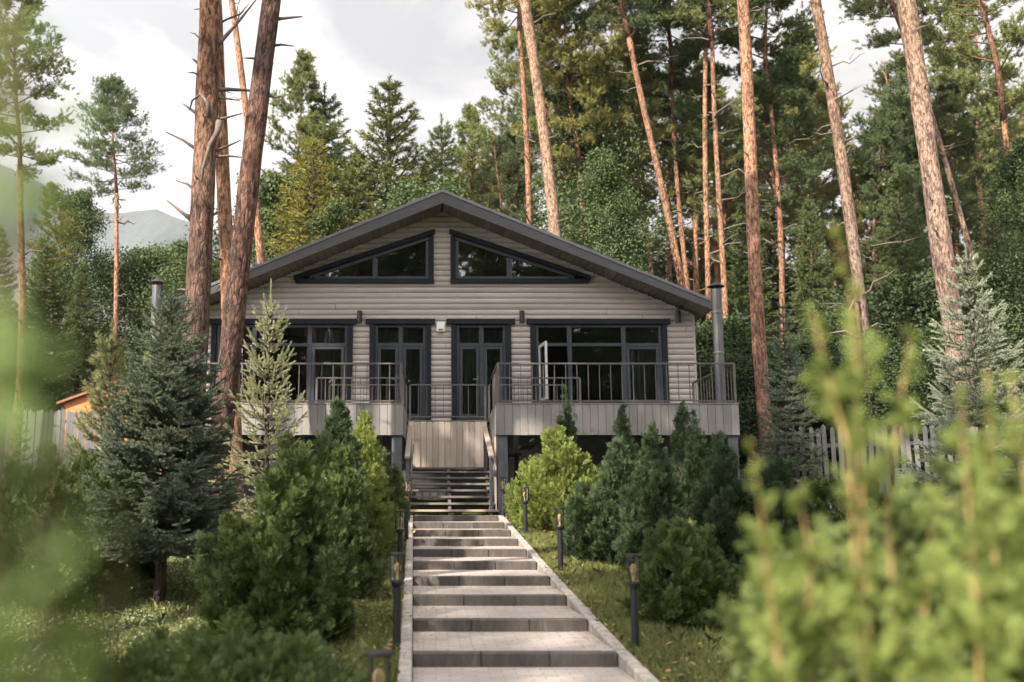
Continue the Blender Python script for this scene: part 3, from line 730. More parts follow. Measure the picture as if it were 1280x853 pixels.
def build_opening(name, o, mull, head, door=False, sashes=()):
    x0, x1, z0, z1 = o
    t = MB()
    for xa, xb in ((x0 - 0.02, x0 + 0.11), (x1 - 0.11, x1 + 0.02)): t.box(xa, xb, WY - 0.085, WY + 0.10, z0 - 0.02, z1 - 0.03, 0.008)
    t.box(x0 - 0.02, x1 + 0.02, WY - 0.083, WY + 0.10, z0 - 0.05, z0 + 0.05, 0.006)
    win = t.obj(name, M['trim'], house)
    h = MB(); h.box(head[0], head[1], WY - 0.115, WY + 0.1, z1 - 0.028, z1 + 0.11, 0.01); h.obj('header_trim', M['trim'], win)
    a0, a1, b0, b1 = x0 + 0.112, x1 - 0.112, z0 + 0.052, z1 - 0.03
    fr = MB(); rect_frame(fr, a0, a1, b0, b1, 0.07, WY - 0.03, WY + 0.05)
    tr = 5.52
    xs = [a0 + 0.07] + list(mull) + [a1 - 0.07]
    for m_ in mull: fr.box(m_ - 0.055, m_ + 0.055, WY - 0.032, WY + 0.05, b0 + 0.07, b1 - 0.07, 0.006)
    for i in range(len(xs) - 1):
        l = xs[i] + (0.055 if i else 0); r = xs[i + 1] - (0.055 if i < len(mull) else 0)
        fr.box(l, r, WY - 0.028, WY + 0.05, tr - 0.04, tr + 0.04, 0.006)
    fr.obj('frame', M['frame'], win)
    for i in range(len(xs) - 1):
        l = xs[i] + (0.055 if i else 0); r = xs[i + 1] - (0.055 if i < len(mull) else 0)
        add_pane(win, l, r, tr + 0.04, b1 - 0.07, WY + 0.005)
        if (i in sashes) or door:
            s = MB(); rect_frame(s, l + 0.005, r - 0.005, b0 + 0.075, tr - 0.045, 0.075, WY - 0.04, WY + 0.03); s.obj('sash', M['frame'], win)
            add_pane(win, l + 0.08, r - 0.08, b0 + 0.15, tr - 0.12, WY - 0.002)
        elif i in OPENED.get(name + str(x0), ()):
            pass
        else: add_pane(win, l, r, b0 + 0.07, tr - 0.04, WY + 0.005)
    if door:
        hd = MB(); mx = mull[0] - 0.10; hd.box(mx - 0.015, mx + 0.015, WY - 0.06, WY - 0.04, 4.55, 4.75, 0.004); hd.box(mx - 0.012, mx + 0.012, WY - 0.10, WY - 0.06, 4.64, 4.66); hd.box(mx - 0.12, mx + 0.012, WY - 0.115, WY - 0.10, 4.635, 4.665, 0.005)
        hd.obj('handle', M['edge'], win)
    return win
OPENED = {'window2.352': (0,)}
wl = build_opening('window', OPEN[0], (-4.49, -3.12), (-5.68, -1.97), sashes=(2,))
dl = build_opening('door', OPEN[1], (-0.87,), (-1.74, -0.02), True)
dr = build_opening('door', OPEN[2], (1.126,), (0.26, 1.96), True)
wr = build_opening('window', OPEN[3], (3.30, 4.64), (2.244, 5.80), sashes=(2,))
# the balcony sash of the right window stands open, swung outwards
def open_sash():
    s = MB(); w = 0.78; zb, zt = 4.08, 5.48
    rect_frame(s, 0, w, zb, zt, 0.075, -0.025, 0.025)
    o = s.obj('open_sash', M['sash'], wr, (2.55, WY - 0.06, 0)); o.rotation_euler = (0, 0, math.radians(-84))
    tag(o, 'pale edged sash swung wide open')
    p = MB(); p.box(0.075, w - 0.075, -0.005, 0.005, zb + 0.075, zt - 0.075); p.obj('pane', M['pane'], o)
open_sash()
def curtain(x0, x1, y, z0, z1, par):
    n = 60; V = []
    for i in range(n + 1):
        x = x0 + (x1 - x0) * i / n; yy = y + 0.05 * math.sin(i * 0.9) + 0.03 * math.sin(i * 0.37)
        V += [(x, yy, z0), (x, yy + 0.02 * math.sin(i), z1)]
    mb = MB(); mb.add(V, [(2 * i, 2 * i + 2, 2 * i + 3, 2 * i + 1) for i in range(n)], True); mb.obj('curtain', M['curtain'], par)
curtain(0.45, 1.75, WY + 0.35, 3.6, 5.95, dr); curtain(-1.55, -0.2, WY + 0.45, 3.6, 5.95, dl); curtain(-3.2, -2.2, WY + 0.4, 3.7, 5.95, wl); curtain(4.75, 5.6, WY + 0.5, 3.7, 5.95, wr)
def gable_window(s):
    X = lambda d: HX + s * d
    t = MB()
    t.box(X(0.20), X(3.66), WY - 0.10, WY + 0.1, G0 - 0.10, G0 + 0.02, 0.008)                       # sill board
    t.box(X(0.21), X(0.34), WY - 0.085, WY + 0.09, G0 + 0.02, G1 - 0.05, 0.006)                       # upright
    sl = (G1 - G0) / 3.45
    def tp(d): return G1 - sl * (d - 0.26)
    t.prism([(X(0.18), tp(0.18) - 0.02), (X(3.7), tp(3.7) - 0.02), (X(3.7), tp(3.7) + 0.09), (X(0.18), tp(0.18) + 0.10)], WY - 0.112, WY + 0.095)
    w = t.obj('gable_window', M['trim'], house)
    f = MB()
    lo = G0 + 0.02; a = 0.342
    def tri(d0, d1, off):   # sloping strip under the trim
        f.prism([(X(d0), tp(d0) - 0.022), (X(d1), tp(d1) - 0.022), (X(d1), tp(d1) - 0.022 - off), (X(d0), tp(d0) - 0.022 - off)], WY - 0.03, WY + 0.05)
    tri(a, 3.3, 0.085)
    f.box(X(a), X(a + 0.07), WY - 0.028, WY + 0.048, lo, tp(a) - 0.14)
    f.box(X(a + 0.07), X(3.2), WY - 0.026, WY + 0.046, lo, lo + 0.065)
    f.box(X(1.62), X(1.74), WY - 0.034, WY + 0.052, lo + 0.065, tp(1.70) - 0.12)
    f.obj('frame', M['frame'], w)
    for d0, d1 in ((a + 0.07, 1.62), (1.74, 3.0)):
        p = MB(); pts = [(X(d0), lo + 0.065), (X(d1), lo + 0.065), (X(d1), max(tp(d1) - 0.1, lo + 0.07)), (X(d0), tp(d0) - 0.1)]
        p.prism(pts, WY + 0.004, WY + 0.014); p.obj('pane', M['pane'], w)
gable_window(-1); gable_window(1)
bk = MB(); bk.box(HX - 3.9, HX + 3.9, WY + 2.5, WY + 2.6, 6.72, 8.0); bk.obj('attic_wall', M['room'], house)
for x in (-1.889, 2.127, 5.986):
    s = MB(); s.lathe([(0.062, -0.15), (0.065, -0.145), (0.065, 0.14), (0.058, 0.15)], (x, WY - 0.13, 6.2), 14); s.box(x - 0.03, x + 0.03, WY - 0.075, WY - 0.03, 6.16, 6.24)
    s.obj('wall_lamp', M['black'], house)
cb = MB(); cb.tube([(5.99, WY - 0.10, 6.37), (6.0, WY - 0.10, 6.46), (6.36, WY - 0.07, 6.46)], 0.018, 6); cb.obj('lamp_cable', M['black'], house)
al = MB(); al.box(0.015, 0.225, WY - 0.13, WY - 0.04, 5.83, 6.07, 0.02); a_ = al.obj('alarm_box', M['white'], house)
b2 = MB(); b2.box(0.06, 0.18, WY - 0.138, WY - 0.1305, 5.86, 5.9, 0.003); b2.obj('alarm_light', M['edge'], a_)

# balconies
def planks(mb, p0, p1, z0, z1, w=0.15, thick=0.022, gap=0.007, seed=0, ztop_var=0.0):
    rng = random.Random(seed); p0, p1 = Vector((*p0, 0)), Vector((*p1, 0)); d = (p1 - p0); L = d.length; d.normalize(); nrm = Vector((d.y, -d.x, 0))
    n = max(1, round(L / w)); w = L / n
    for i in range(n):
        a = p0 + d * (i * w + gap / 2); b = p0 + d * ((i + 1) * w - gap / 2); mb.tt = rng.random(); off = nrm * rng.uniform(-0.0025, 0.0025)
        zt = z1 - rng.random() * ztop_var; zb = z0 + rng.random() * 0.006
        vs = [q + off + nrm * t + Vector((0, 0, z)) for z in (zb, zt) for q, t in ((a, thick / 2), (b, thick / 2), (b, -thick / 2), (a, -thick / 2))]
        mb.add(vs, [(3, 2, 1, 0), (4, 5, 6, 7), (0, 1, 5, 4), (1, 2, 6, 5), (2, 3, 7, 6), (3, 0, 4, 7)])
def railing(segs, parent, z0=DZ + 0.06, z1=4.40, gap=0.225, posts=True, name='railing'):
    """segs: list of ((x,y),(x,y)); one railing mesh (rails + posts) with balusters as sub-parts"""
    mb = MB(); seen = []
    for (a, b) in segs:
        mb.bar((*a, z1), (*b, z1), 0.055, 0.03); mb.bar((*a, z0 + 0.02), (*b, z0 + 0.02), 0.03, 0.025)
        for q in (a, b):
            if posts and all((Vector(q) - Vector(r)).length > 0.05 for r in seen):
                seen.append(q); mb.box(q[0] - 0.022, q[0] + 0.022, q[1] - 0.022, q[1] + 0.022, z0 - 0.05, z1 - 0.016)
    r = mb.obj(name, M['rail'], parent)
    bm = MB(); bm.box(-0.008, 0.008, -0.008, 0.008, z0 + 0.033, z1 - 0.0155); bme = bm.mesh('baluster', M['rail'])
    for (a, b) in segs:
        A, B = Vector(a), Vector(b); n = max(2, round((B - A).length / gap))
        for i in range(1, n):
            p = A.lerp(B, i / n); o = bpy.data.objects.new('baluster', bme); o.location = (p.x, p.y, 0); link(o, r)
    return r
BF = 19.7
def balcony(x0, x1, inner, sx):
    """x0<x1; inner is the x of the stairwell side"""
    d = MB(); y = BF + 0.02; rng = random.Random(int(x1 * 10))
    hole = (sorted((inner, inner + sx * 2.0)), (22.05, 23.25))
    while y < WY - 0.12:
        y1 = min(y + 0.138, WY - 0.10); d.tt = rng.random(); ym = (y + y1) / 2
        if hole[1][0] < ym < hole[1][1]:
            a, b = (hole[0][1], x1) if sx > 0 else (x0, hole[0][0])
        else: a, b = x0, x1
        d.box(a + 0.02, b - 0.02, y, y1 - 0.006, DZ - 0.03, DZ); y += 0.144
    dk = d.obj('balcony', M['deck'], house)
    jo = MB(); 
    for k in range(5):
        yy = BF + 0.12 + k * 0.5; jo.box(x0 + 0.03, x1 - 0.03, yy, yy + 0.06, DZ - 0.22, DZ - 0.032)
    jo.obj('joist', M['post'], dk)
    f = MB()
    planks(f, (x0, BF), (x1, BF), 2.97, DZ + 0.015, 0.155, seed=3)
    planks(f, (inner, 22.05) if sx > 0 else (inner, BF + 0.015), (inner, BF + 0.015) if sx > 0 else (inner, 22.05), 2.97, DZ + 0.013, 0.155, seed=4)
    o = x1 if sx > 0 else x0
    planks(f, (o, BF + 0.015), (o, WY - 0.15), 2.97, DZ + 0.013, 0.155, seed=5)
    f.obj('fascia_board', M['plank'], dk)
    cap = MB(); cap.box(x0 - 0.02, x1 + 0.02, BF - 0.025, BF + 0.03, DZ + 0.017, DZ + 0.04); cap.obj('cap_board', M['plank'], dk)
    ps = [inner + sx * 0.12, (x0 + x1) / 2, o - sx * 0.12]
    for x in ps:
        p = MB(); p.box(x - 0.10, x + 0.10, BF + 0.05, BF + 0.25, 1.2, DZ - 0.23, 0.01); p.obj('support_post', M['post'], dk)
    rr = 0.045 * sx
    railing([((inner + rr, BF + 0.02), (o - rr, BF + 0.02)), ((inner + rr, BF + 0.02), (inner + rr, 22.0)), ((o - rr, BF + 0.02), (o - rr, 22.9))], dk)
    railing([((inner + rr, 22.0), (inner + sx * 2.0, 22.0))], dk, gap=0.2)
    railing([((inner + rr, 23.3), (inner + sx * 1.85, 23.3))], dk, gap=0.2)
    # side flight from the landing up to this deck
    st = MB()
    for k in range(6):
        xa = inner + sx * (0.1 + k * 0.29); z = 2.42 + 0.165 * (k + 1); st.tt = rng.random(); st.box(xa, xa + sx * 0.3, 22.08, 23.2, z - 0.04, z)
    st.obj('side_flight', M['tread'], dk)
    # braces and clutter of uprights under the deck
    for k in range(4):
        br = MB(); x = x0 + 0.6 + k * (x1 - x0 - 1.2) / 3; br.box(x - 0.05, x + 0.05, 22.4, 22.5, 1.2, DZ - 0.24)
        br.obj('under_post', M['post'], dk)
    return dk
balL = balcony(-5.72, -0.655, -0.655, -1)
balR = balcony(1.20, 6.0, 1.20, 1)
def centre():
    c = MB(); planks(c, (-0.645, 23.3), (1.19, 23.3), 2.42, DZ - 0.03, 0.142, seed=9, ztop_var=0.012)
    p = c.obj('centre_panel', M['plankw'], house)
    d = MB(); d.box(-0.66, 1.2, 23.285, WY - 0.1, DZ - 0.03, DZ - 0.002); d.obj('walkway_deck', M['deck'], p)
    railing([((-0.61, 23.3), (1.155, 23.3))], p, gap=0.2)
    s = MB(); planks(s, (1.192, 22.0), (1.192, 19.98), 1.5, 2.965, 0.15, seed=10); s.obj('side_cladding', M['plankw'], p)
centre()
def flue(x, z0, z1, y, lbl):
    f = MB(); r = 0.105
    f.lathe([(r + 0.05, 0), (r + 0.05, 0.03), (r, 0.04), (r, z1 - z0 - 0.12), (r * 0.8, z1 - z0 - 0.12)], (x, y, z0), 20)
    o = f.obj('flue_pipe', M['flue'], house); tag(o, lbl)
    c = MB(); h = z1 - z0
    for zb in (h * 0.42, h * 0.75): c.lathe([(r + 0.004, zb), (r + 0.008, zb + 0.01), (r + 0.008, zb + 0.04), (r + 0.004, zb + 0.05)], (x, y, z0), 20)
    c.obj('pipe_band', M['edge'], o)
    k = MB(); k.lathe([(0.17, h - 0.07), (0.175, h - 0.06), (0.10, h - 0.01), (0.02, h + 0.05), (0.0, h + 0.055)], (x, y, z0), 20)
    for a in range(4):
        t = a * PI / 2 + .4; k.box(x + 0.08 * math.cos(t) - 0.008, x + 0.08 * math.cos(t) + 0.008, y + 0.08 * math.sin(t) - 0.008, y + 0.08 * math.sin(t) + 0.008, z0 + h - 0.13, z0 + h - 0.05)
    k.obj('rain_cap', M['black'], o)
flue(5.78, DZ, 6.12, 20.1, 'flue pipe at the right end of the balcony')
flue(-5.75, DZ, 6.2, 20.1, 'flue pipe at the left end of the balcony')

# ------------------------------------------------------------------ wooden stairs
def build_stairs():
    t = thing('wooden_stairs', 'dark open wooden stairs with plank handrails climbing under the balconies', 'stairs', (0, 0, 0))
    n = 7; y0, z0 = 19.66, 1.50; ry, rz = 0.29, 0.134
    for k in range(n):
        mb = MB(); y = y0 + k * ry; z = z0 + rz * k + 0.02; w0, w1 = (-0.62, 1.16) if k > 0 else (-0.60, 1.22)
        for j in range(2):
            mb.tt = random.random(); mb.box(w0, w1, y + j * 0.135, y + j * 0.135 + 0.128, z - 0.045, z, 0.006)
        o = mb.obj('tread', M['treadl'] if k in (0,) else M['tread'], t)
    for x in (-0.60, 0.27, 1.08):
        s = MB(); a = (x, y0 + 0.06, z0 - 0.12); b = (x, y0 + ry * n + 0.1, z0 + rz * n - 0.12); s.bar(a, b, 0.06, 0.16)
        s.obj('stringer', M['tread'], t)
    l = MB(); l.box(-0.63, 1.17, y0 + ry * n, 23.28, 2.37, 2.415); l.obj('landing', M['tread'], t)
    for x, xr in ((-0.56, -0.56), (1.09, 1.06)):
        h = MB(); h.bar((x, 19.62, 2.53), (xr, 21.75, 3.30), 0.10, 0.045); hr = h.obj('handrail', M['plankw'], t)
        p = MB(); p.box(x - 0.035, x + 0.035, 19.75, 19.82, 1.44, 2.555, 0.005); p.obj('handrail_post', M['post'], hr); p = MB(); p.box(xr - 0.035, xr + 0.035, 21.55, 21.62, 2.3, 3.21, 0.005); p.obj('handrail_post', M['post'], hr)
        h2 = MB(); h2.bar((x + 0.07, 19.8, 2.2), (xr + 0.07, 21.6, 2.85), 0.03, 0.09); h2.obj('lower_rail', M['plank'], hr)
build_stairs()

# ------------------------------------------------------------------ bollard lamps
def make_lamp(loc, label):
    t = thing('bollard_lamp', label, 'garden lamp', loc, 0, 'bollard lamps along the path')
    p = MB(); p.lathe([(0.06, -0.03), (0.06, 0.012), (0.034, 0.02), (0.032, 0.50), (0.032, 0.515)], n=14); p.obj('post', M['black'], t)
    c = MB(); c.lathe([(0.03, 0.515), (0.05, 0.535), (0.058, 0.562), (0.055, 0.57), (0.02, 0.575)], n=16); c.obj('collar', M['black'], t)
    gl = MB(); gl.lathe([(0.052, 0.577), (0.052, 0.768)], n=18); sh = gl.obj('glass_shade', M['lampglass'], t)
    cg = MB()
    for k in range(4):
        a = k * PI / 2 + 0.78; cg.box(0.058 * math.cos(a) - 0.004, 0.058 * math.cos(a) + 0.004, 0.058 * math.sin(a) - 0.004, 0.058 * math.sin(a) + 0.004, 0.57, 0.772)
    cg.obj('cage', M['black'], sh)
    cp = MB(); cp.lathe([(0.066, 0.772), (0.068, 0.777), (0.066, 0.79), (0.0, 0.797)], n=18); cp.obj('lamp_cap', M['black'], t)
    b = MB(); b.lathe([(0.012, 0.577), (0.012, 0.62), (0.03, 0.655), (0.03, 0.685), (0.014, 0.71), (0.0, 0.715)], n=12); b.obj('bulb', M['bulb'], sh)
    return t
LAMPS = [((795, 818), 'nearest bollard lamp on the right side of the path, standing alone in the grass'),
         ((701, 716), 'black bollard lamp right of the path beside the small round dark thuja'),
         ((657, 671), 'black bollard lamp in front of the sunlit yellow green thuja'),
         ((629, 649), 'farthest right bollard lamp, at the foot of the wooden stairs by the post'),
         ((496, 815), 'black bollard lamp left of the path, second nearest the camera, full post visible'),
         ((500, 722), 'left bollard lamp in the middle of the row beside the dark thuja'),
         ((508, 680), 'left bollard lamp just before the stairs, behind the middle one'),
         ((510, 656), 'farthest left bollard lamp at the foot of the stairs'),
         ((472, 1035), 'nearest left bollard lamp, only its blurred lantern above the picture edge')]
lamp0 = None
for (u, v), lb in LAMPS:
    x, y = ground_at(u, v)
    if lamp0 is None: lamp0 = make_lamp((x, y, g(x, y)), lb)
    else: copy_tree(lamp0, (x, y, g(x, y)), 0.3 * u, label=lb)

# pot under the right balcony, flowers by the stairs
x, y = 1.62, 20.1
t = thing('plant_pot', 'grey tapered plant pot in the dark under the right balcony', 'pot', (x, y, g(x, y)))
p = MB(); p.lathe([(0.10, 0.0), (0.11, 0.01), (0.15, 0.29), (0.175, 0.30), (0.175, 0.34), (0.155, 0.34), (0.15, 0.30), (0.0, 0.29)], n=20); p.obj('pot_body', M['pot'], t)
p = MB(); p.lathe([(0.15, 0.0), (0.16, 0.02), (0.11, 0.025)], n=18); p.obj('saucer', M['pot'], t)

# ------------------------------------------------------------------ fences and hut
def fence(name, label, p0, p1, h, pw=0.09, gap=0.06, post_every=2.2, zoff=0.0):
    P0, P1 = Vector(p0), Vector(p1); L = (P1 - P0).length; d = (P1 - P0).normalized()
    c = thing(name, label, 'fence', (P0.x, P0.y, g(P0.x, P0.y)))
    base = Vector(c.location)
    n = int(L / (pw + gap)); rng = random.Random(n)
    ang = math.atan2(d.y, d.x)
    for hz in (0.35, h - 0.35):
        pts = []; r = MB()
        for i in range(0, n + 1, 6):
            q = P0 + d * (i * (pw + gap)); pts.append(Vector((q.x, q.y, g(q.x, q.y) + hz)) - base + Vector((-d.y, d.x, 0)) * 0.035)
        for a, b in zip(pts, pts[1:]): r.bar(a, b, 0.035, 0.08)
        r.obj('fence_rail', M['picket'], c)
    mes = []
    for v in range(5):
        m = MB(); m.tt = rng.random(); hh = h * rng.uniform(0.97, 1.02)
        m.prism([(-pw / 2, 0), (pw / 2, 0), (pw / 2, hh - 0.06), (0, hh), (-pw / 2, hh - 0.06)], -0.011, 0.011); mes.append(m.mesh('picket', M['picket']))
    for i in range(n):
        q = P0 + d * (i * (pw + gap)); o = bpy.data.objects.new('picket', rng.choice(mes))
        o.location = Vector((q.x, q.y, g(q.x, q.y) + 0.06 + rng.uniform(-.02, .02))) - base; o.rotation_euler = (0, rng.normalvariate(0, 0.012), ang); link(o, c)
    k = 0
    while k * post_every < L:
        q = P0 + d * (k * post_every); pm = MB(); pm.box(-0.05, 0.05, -0.05, 0.05, -0.3, h + 0.02, 0.006)
        o = pm.obj('fence_post', M['picket'], c, Vector((q.x, q.y, g(q.x, q.y))) - base + Vector((-d.y, d.x, 0)) * 0.10); o.rotation_euler = (0, 0, ang); k += 1
    return c
fence('picket_fence', 'grey wooden picket fence behind the bushes at the right', (7.3, 21.6), (15.8, 19.4), 1.75)
fence('picket_fence', 'weathered grey picket fence in front of the orange hut at the left', (-19.5, 33.5), (-10.5, 34.0), 2.25, 0.13, 0.012)
fence('picket_fence', 'grey picket fence glimpsed between dark trunks at the far left edge', (-27.0, 33.8), (-19.7, 33.5), 2.25, 0.13, 0.012)
def build_hut():
    x, y = -11.75, 38.0; z = g(x, y)
    t = thing('garden_hut', 'small orange wooden hut with tiled roof behind the left fence', 'hut', (x, y, z))
    mb = MB(); rng = random.Random(8); zz = 0
    top = 2.5
    while zz < top:
        mb.tt = rng.random(); mb.box(-1.9, 1.9, -1.6, 1.6, zz, min(zz + 0.19, top) - 0.008); zz += 0.19
    w = mb.obj('plank_wall', M['hut'], t)
    rf = MB(); rf.prism([(-2.1, top - 0.06), (0, top + 0.70), (2.1, top - 0.06), (2.1, top + 0.03), (0, top + 0.80), (-2.1, top + 0.03)], -1.8, 1.8)
    rf.obj('roof', M['hutroof'], t)
    gb = MB(); gb.prism([(-1.9, top), (1.9, top), (0, top + 0.68)], -1.598, 1.598); gb.obj('gable', M['hut'], t)
    co = MB()
    for sx in (-1.93, 1.93): co.box(sx - 0.05, sx + 0.05, -1.65, -1.56, 0, top - 0.1)
    co.obj('corner_board', M['fascia'], t)
    # raise on posts so that the wall shows over the fence
    ps = MB()
    for sx in (-1.7, 1.7):
        for sy in (-1.4, 1.4): ps.box(sx - 0.08, sx + 0.08, sy - 0.08, sy + 0.08, -0.4, 0.0)
    ps.obj('hut_post', M['post'], t)
build_hut()

# ------------------------------------------------------------------ garden plants
def plant(name, label, cat, loc, stem, leaf, group=None, rz=0.0, sc=1.0, leafname='foliage'):
    t = thing(name, label, cat, loc, rz, group); t.scale = (sc,) * 3 if not hasattr(sc, '__len__') else sc
    if stem is not None: link(bpy.data.objects.new('trunk', stem), t)
    link(bpy.data.objects.new(leafname, leaf), t); return t
def thuja(u, v_top, Y, hw, label, mat='thuja', prof='egg', n=3200, L=0.15, seed=1, lumpy=0.2, plumes=16, name='thuja_shrub', cat='shrub', pl=0.28, up=0.8):
    x, zt = at(u, v_top, Y); zb = g(x, Y); H = (zt - zb) / 1.02; R = hw * Y / F
    me = thuja_mesh('foliage', seed, H, R, n, L, M[mat], PROF[prof], lumpy, int(plumes * 1.4), up, plume_len=pl)
    st = stem_mesh('trunk', seed, H, R, M['twig'])
    return plant(name, label, cat, (x, Y, zb), st, me, None, 0)
THJ = [
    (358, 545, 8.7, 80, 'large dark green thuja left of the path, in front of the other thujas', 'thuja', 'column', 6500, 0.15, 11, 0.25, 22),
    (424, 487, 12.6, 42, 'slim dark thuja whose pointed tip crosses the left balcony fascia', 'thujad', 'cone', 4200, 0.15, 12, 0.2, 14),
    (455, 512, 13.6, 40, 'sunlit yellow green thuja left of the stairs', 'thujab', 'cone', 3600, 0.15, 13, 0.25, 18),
    (474, 560, 14.2, 30, 'dark little thuja touching the left bollard lamps', 'thuja', 'egg', 2200, 0.14, 14, 0.2, 10),
    (430, 548, 10.6, 42, 'upright green thuja between the large front thuja and the left lamps', 'thuja', 'cone', 4600, 0.15, 36, 0.28, 18),
    (392, 545, 11.2, 40, 'mid green thuja squeezed between the blue spruce and the slim thuja', 'thuja', 'egg', 3600, 0.15, 15, 0.25, 14),
    (693, 532, 17.0, 50, 'sunlit yellow green thuja right of the stairs by the pot', 'thujab', 'column', 4600, 0.16, 21, 0.25, 22),
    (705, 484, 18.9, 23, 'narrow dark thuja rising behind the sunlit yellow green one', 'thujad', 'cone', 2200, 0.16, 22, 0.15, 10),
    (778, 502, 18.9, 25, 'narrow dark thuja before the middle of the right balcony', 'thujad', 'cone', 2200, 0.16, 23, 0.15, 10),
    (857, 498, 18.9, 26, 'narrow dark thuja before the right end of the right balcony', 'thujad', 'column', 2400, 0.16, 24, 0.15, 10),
    (772, 548, 13.2, 42, 'dark green thuja right behind the small round one in the right hand row', 'thujad', 'cone', 4600, 0.16, 25, 0.28, 20),
    (815, 533, 12.6, 44, 'tallest dark green thuja in the middle of the right hand row', 'thujad', 'cone', 5000, 0.16, 35, 0.28, 22),
    (738, 600, 13.4, 36, 'small round dark thuja at the right lawn edge', 'thujad', 'round', 2600, 0.14, 26, 0.18, 8),
    (852, 655, 9.4, 48, 'low mid green thuja near the lone right lamp', 'thuja', 'round', 4200, 0.13, 27, 0.3, 16),
    (900, 540, 11.4, 48, 'tall dark thuja just left of the blurred bush', 'thujad', 'cone', 5000, 0.15, 28, 0.22, 14),
    (968, 575, 11.5, 52, 'deep green thuja half hidden behind the blurred bush', 'thujad', 'egg', 4200, 0.15, 29, 0.25, 12),
    (1045, 600, 12.0, 50, 'dark round thuja in front of the right picket fence', 'thuja', 'egg', 3600, 0.15, 30, 0.25, 12),
    (1135, 605, 11.5, 60, 'dark thuja under the pale blue spruce on the right', 'thuja', 'egg', 3600, 0.15, 31, 0.25, 12),
    (70, 560, 10.5, 80, 'dark green thuja at the far left below the grey fence', 'thuja', 'egg', 4200, 0.15, 33, 0.25, 12),
    (148, 560, 11.5, 60, 'mid green thuja left of the dark blue spruce', 'thuja', 'egg', 3600, 0.15, 34, 0.25, 12),
]
for a in THJ: thuja(*a[:5], mat=a[5], prof=a[6], n=a[7], L=a[8], seed=a[9], lumpy=a[10], plumes=a[11])
x, z = at(310, 775, 5.9)
me = thuja_mesh('foliage', 41, 0.72, 0.95, 6500, 0.11, M['thuja'], PROF['mat'], 0.3, 30, 0.6, plume_len=0.35)
plant('juniper_bush', 'low wide green bush across the bottom left foreground', 'shrub', (x - 0.15, 5.8, g(x, 5.8)), stem_mesh('trunk', 41, .5, .4, M['twig'], 0), me, sc=(1.05, .75, 1))
def spruce_thing(u, v_top, Y, hw, label, mat, name='blue_spruce', **kw):
    x, zt = at(u, v_top, Y); zb = g(x, Y); H = zt - zb; R = hw * Y / F
    mb, (V, T) = conifer(kw.pop('seed'), H, R, None, **kw)
    return plant(name, label, 'conifer', (x, Y, zb), mb.mesh('trunk', M['barkdk']), np_mesh('needles', V, 3, M[mat], T), leafname='needles')
spruce_thing(216, 374, 10.4, 112, 'dark blue green spruce standing in the shade on the left lawn', 'blue', seed=51, whorls=19, per=9, dens=1500, nl=0.025, nw=0.0055, twig_gap=0.055, bare=0.17, r0=0.06, droop=-0.08, rise=0.6, twl=0.42, top_len=0.6, fl=0.62)
spruce_thing(338, 384, 14.2, 56, 'young pale yellow green spruce in front of the left balcony', 'yellow', name='young_spruce', seed=52, whorls=18, per=7, dens=1300, nl=0.03, nw=0.006, twig_gap=0.10, droop=-0.15, rise=0.8, twl=0.34, top_len=1.2, fl=0.85)
spruce_thing(1207, 312, 13.6, 122, 'pale blue spruce at the right edge with snowy grey needles', 'bluep', seed=53, whorls=20, per=9, dens=1200, nl=0.03, nw=0.006, twig_gap=0.08, droop=0.0, rise=0.6, twl=0.36, r0=0.07)
spruce_thing(978, 378, 21.5, 62, 'dark blue spruce beside the right end of the balcony', 'blue', seed=54, whorls=24, per=7, dens=480, nl=0.045, nw=0.010, twig_gap=0.095, r0=0.08)
spruce_thing(28, 508, 13.0, 40, 'little spiky spruce at the left picture edge below the fence', 'ypine', name='young_spruce', seed=55, whorls=16, per=6, dens=600, nl=0.034, nw=0.007, twig_gap=0.075)
spruce_thing(140, 425, 14.0, 66, 'young pine with long pale shoots before the orange hut', 'ypine', name='young_pine', seed=56, whorls=15, per=6, dens=620, nl=0.08, nw=0.0065, twig_gap=0.13, droop=-0.25, rise=0.7, twl=0.4, r0=0.05, top_len=1.0)
spruce_thing(196, 440, 15.2, 60, 'second young pine with pale shoots, behind the dark spruce', 'ypine', name='young_pine', seed=57, whorls=14, per=6, dens=620, nl=0.08, nw=0.0065, twig_gap=0.13, droop=-0.25, rise=0.7, twl=0.4, r0=0.05, top_len=1.0)
# flowers
def flowers(u, v, Y, label, seed):
    x, z = at(u, v, Y); zb = g(x, Y); rng = np.random.default_rng(seed); H = max(0.25, z - zb)
    me = thuja_mesh('foliage', seed, H * 0.9, 0.22, 420, 0.10, M['thujab'], PROF['round'], 0.2, 6)
    t = plant('flowering_plant', label, 'plant', (x, Y, zb), stem_mesh('trunk', seed, H, 0.2, M['twig'], 8, 0.01), me)
    n = 60; P = np.stack([rng.normal(size=n) * 0.13, rng.normal(size=n) * 0.13, H * rng.uniform(0.7, 1.05, n)], 1)
    D = unit(rng.normal(size=(n, 3)) + np.array([0, 0, .6])); link(bpy.data.objects.new('blossom', np_mesh('blossom', kites(P, D, rnd_perp(rng, D), np.full(n, 0.055), np.full(n, 0.05)), 4, M['flower'])), t)
flowers(498, 610, 18.6, 'orange flowering plant by the left stair post', 61)
flowers(483, 668, 15.4, 'yellow tipped low plant left of the path under the dark thuja', 62)

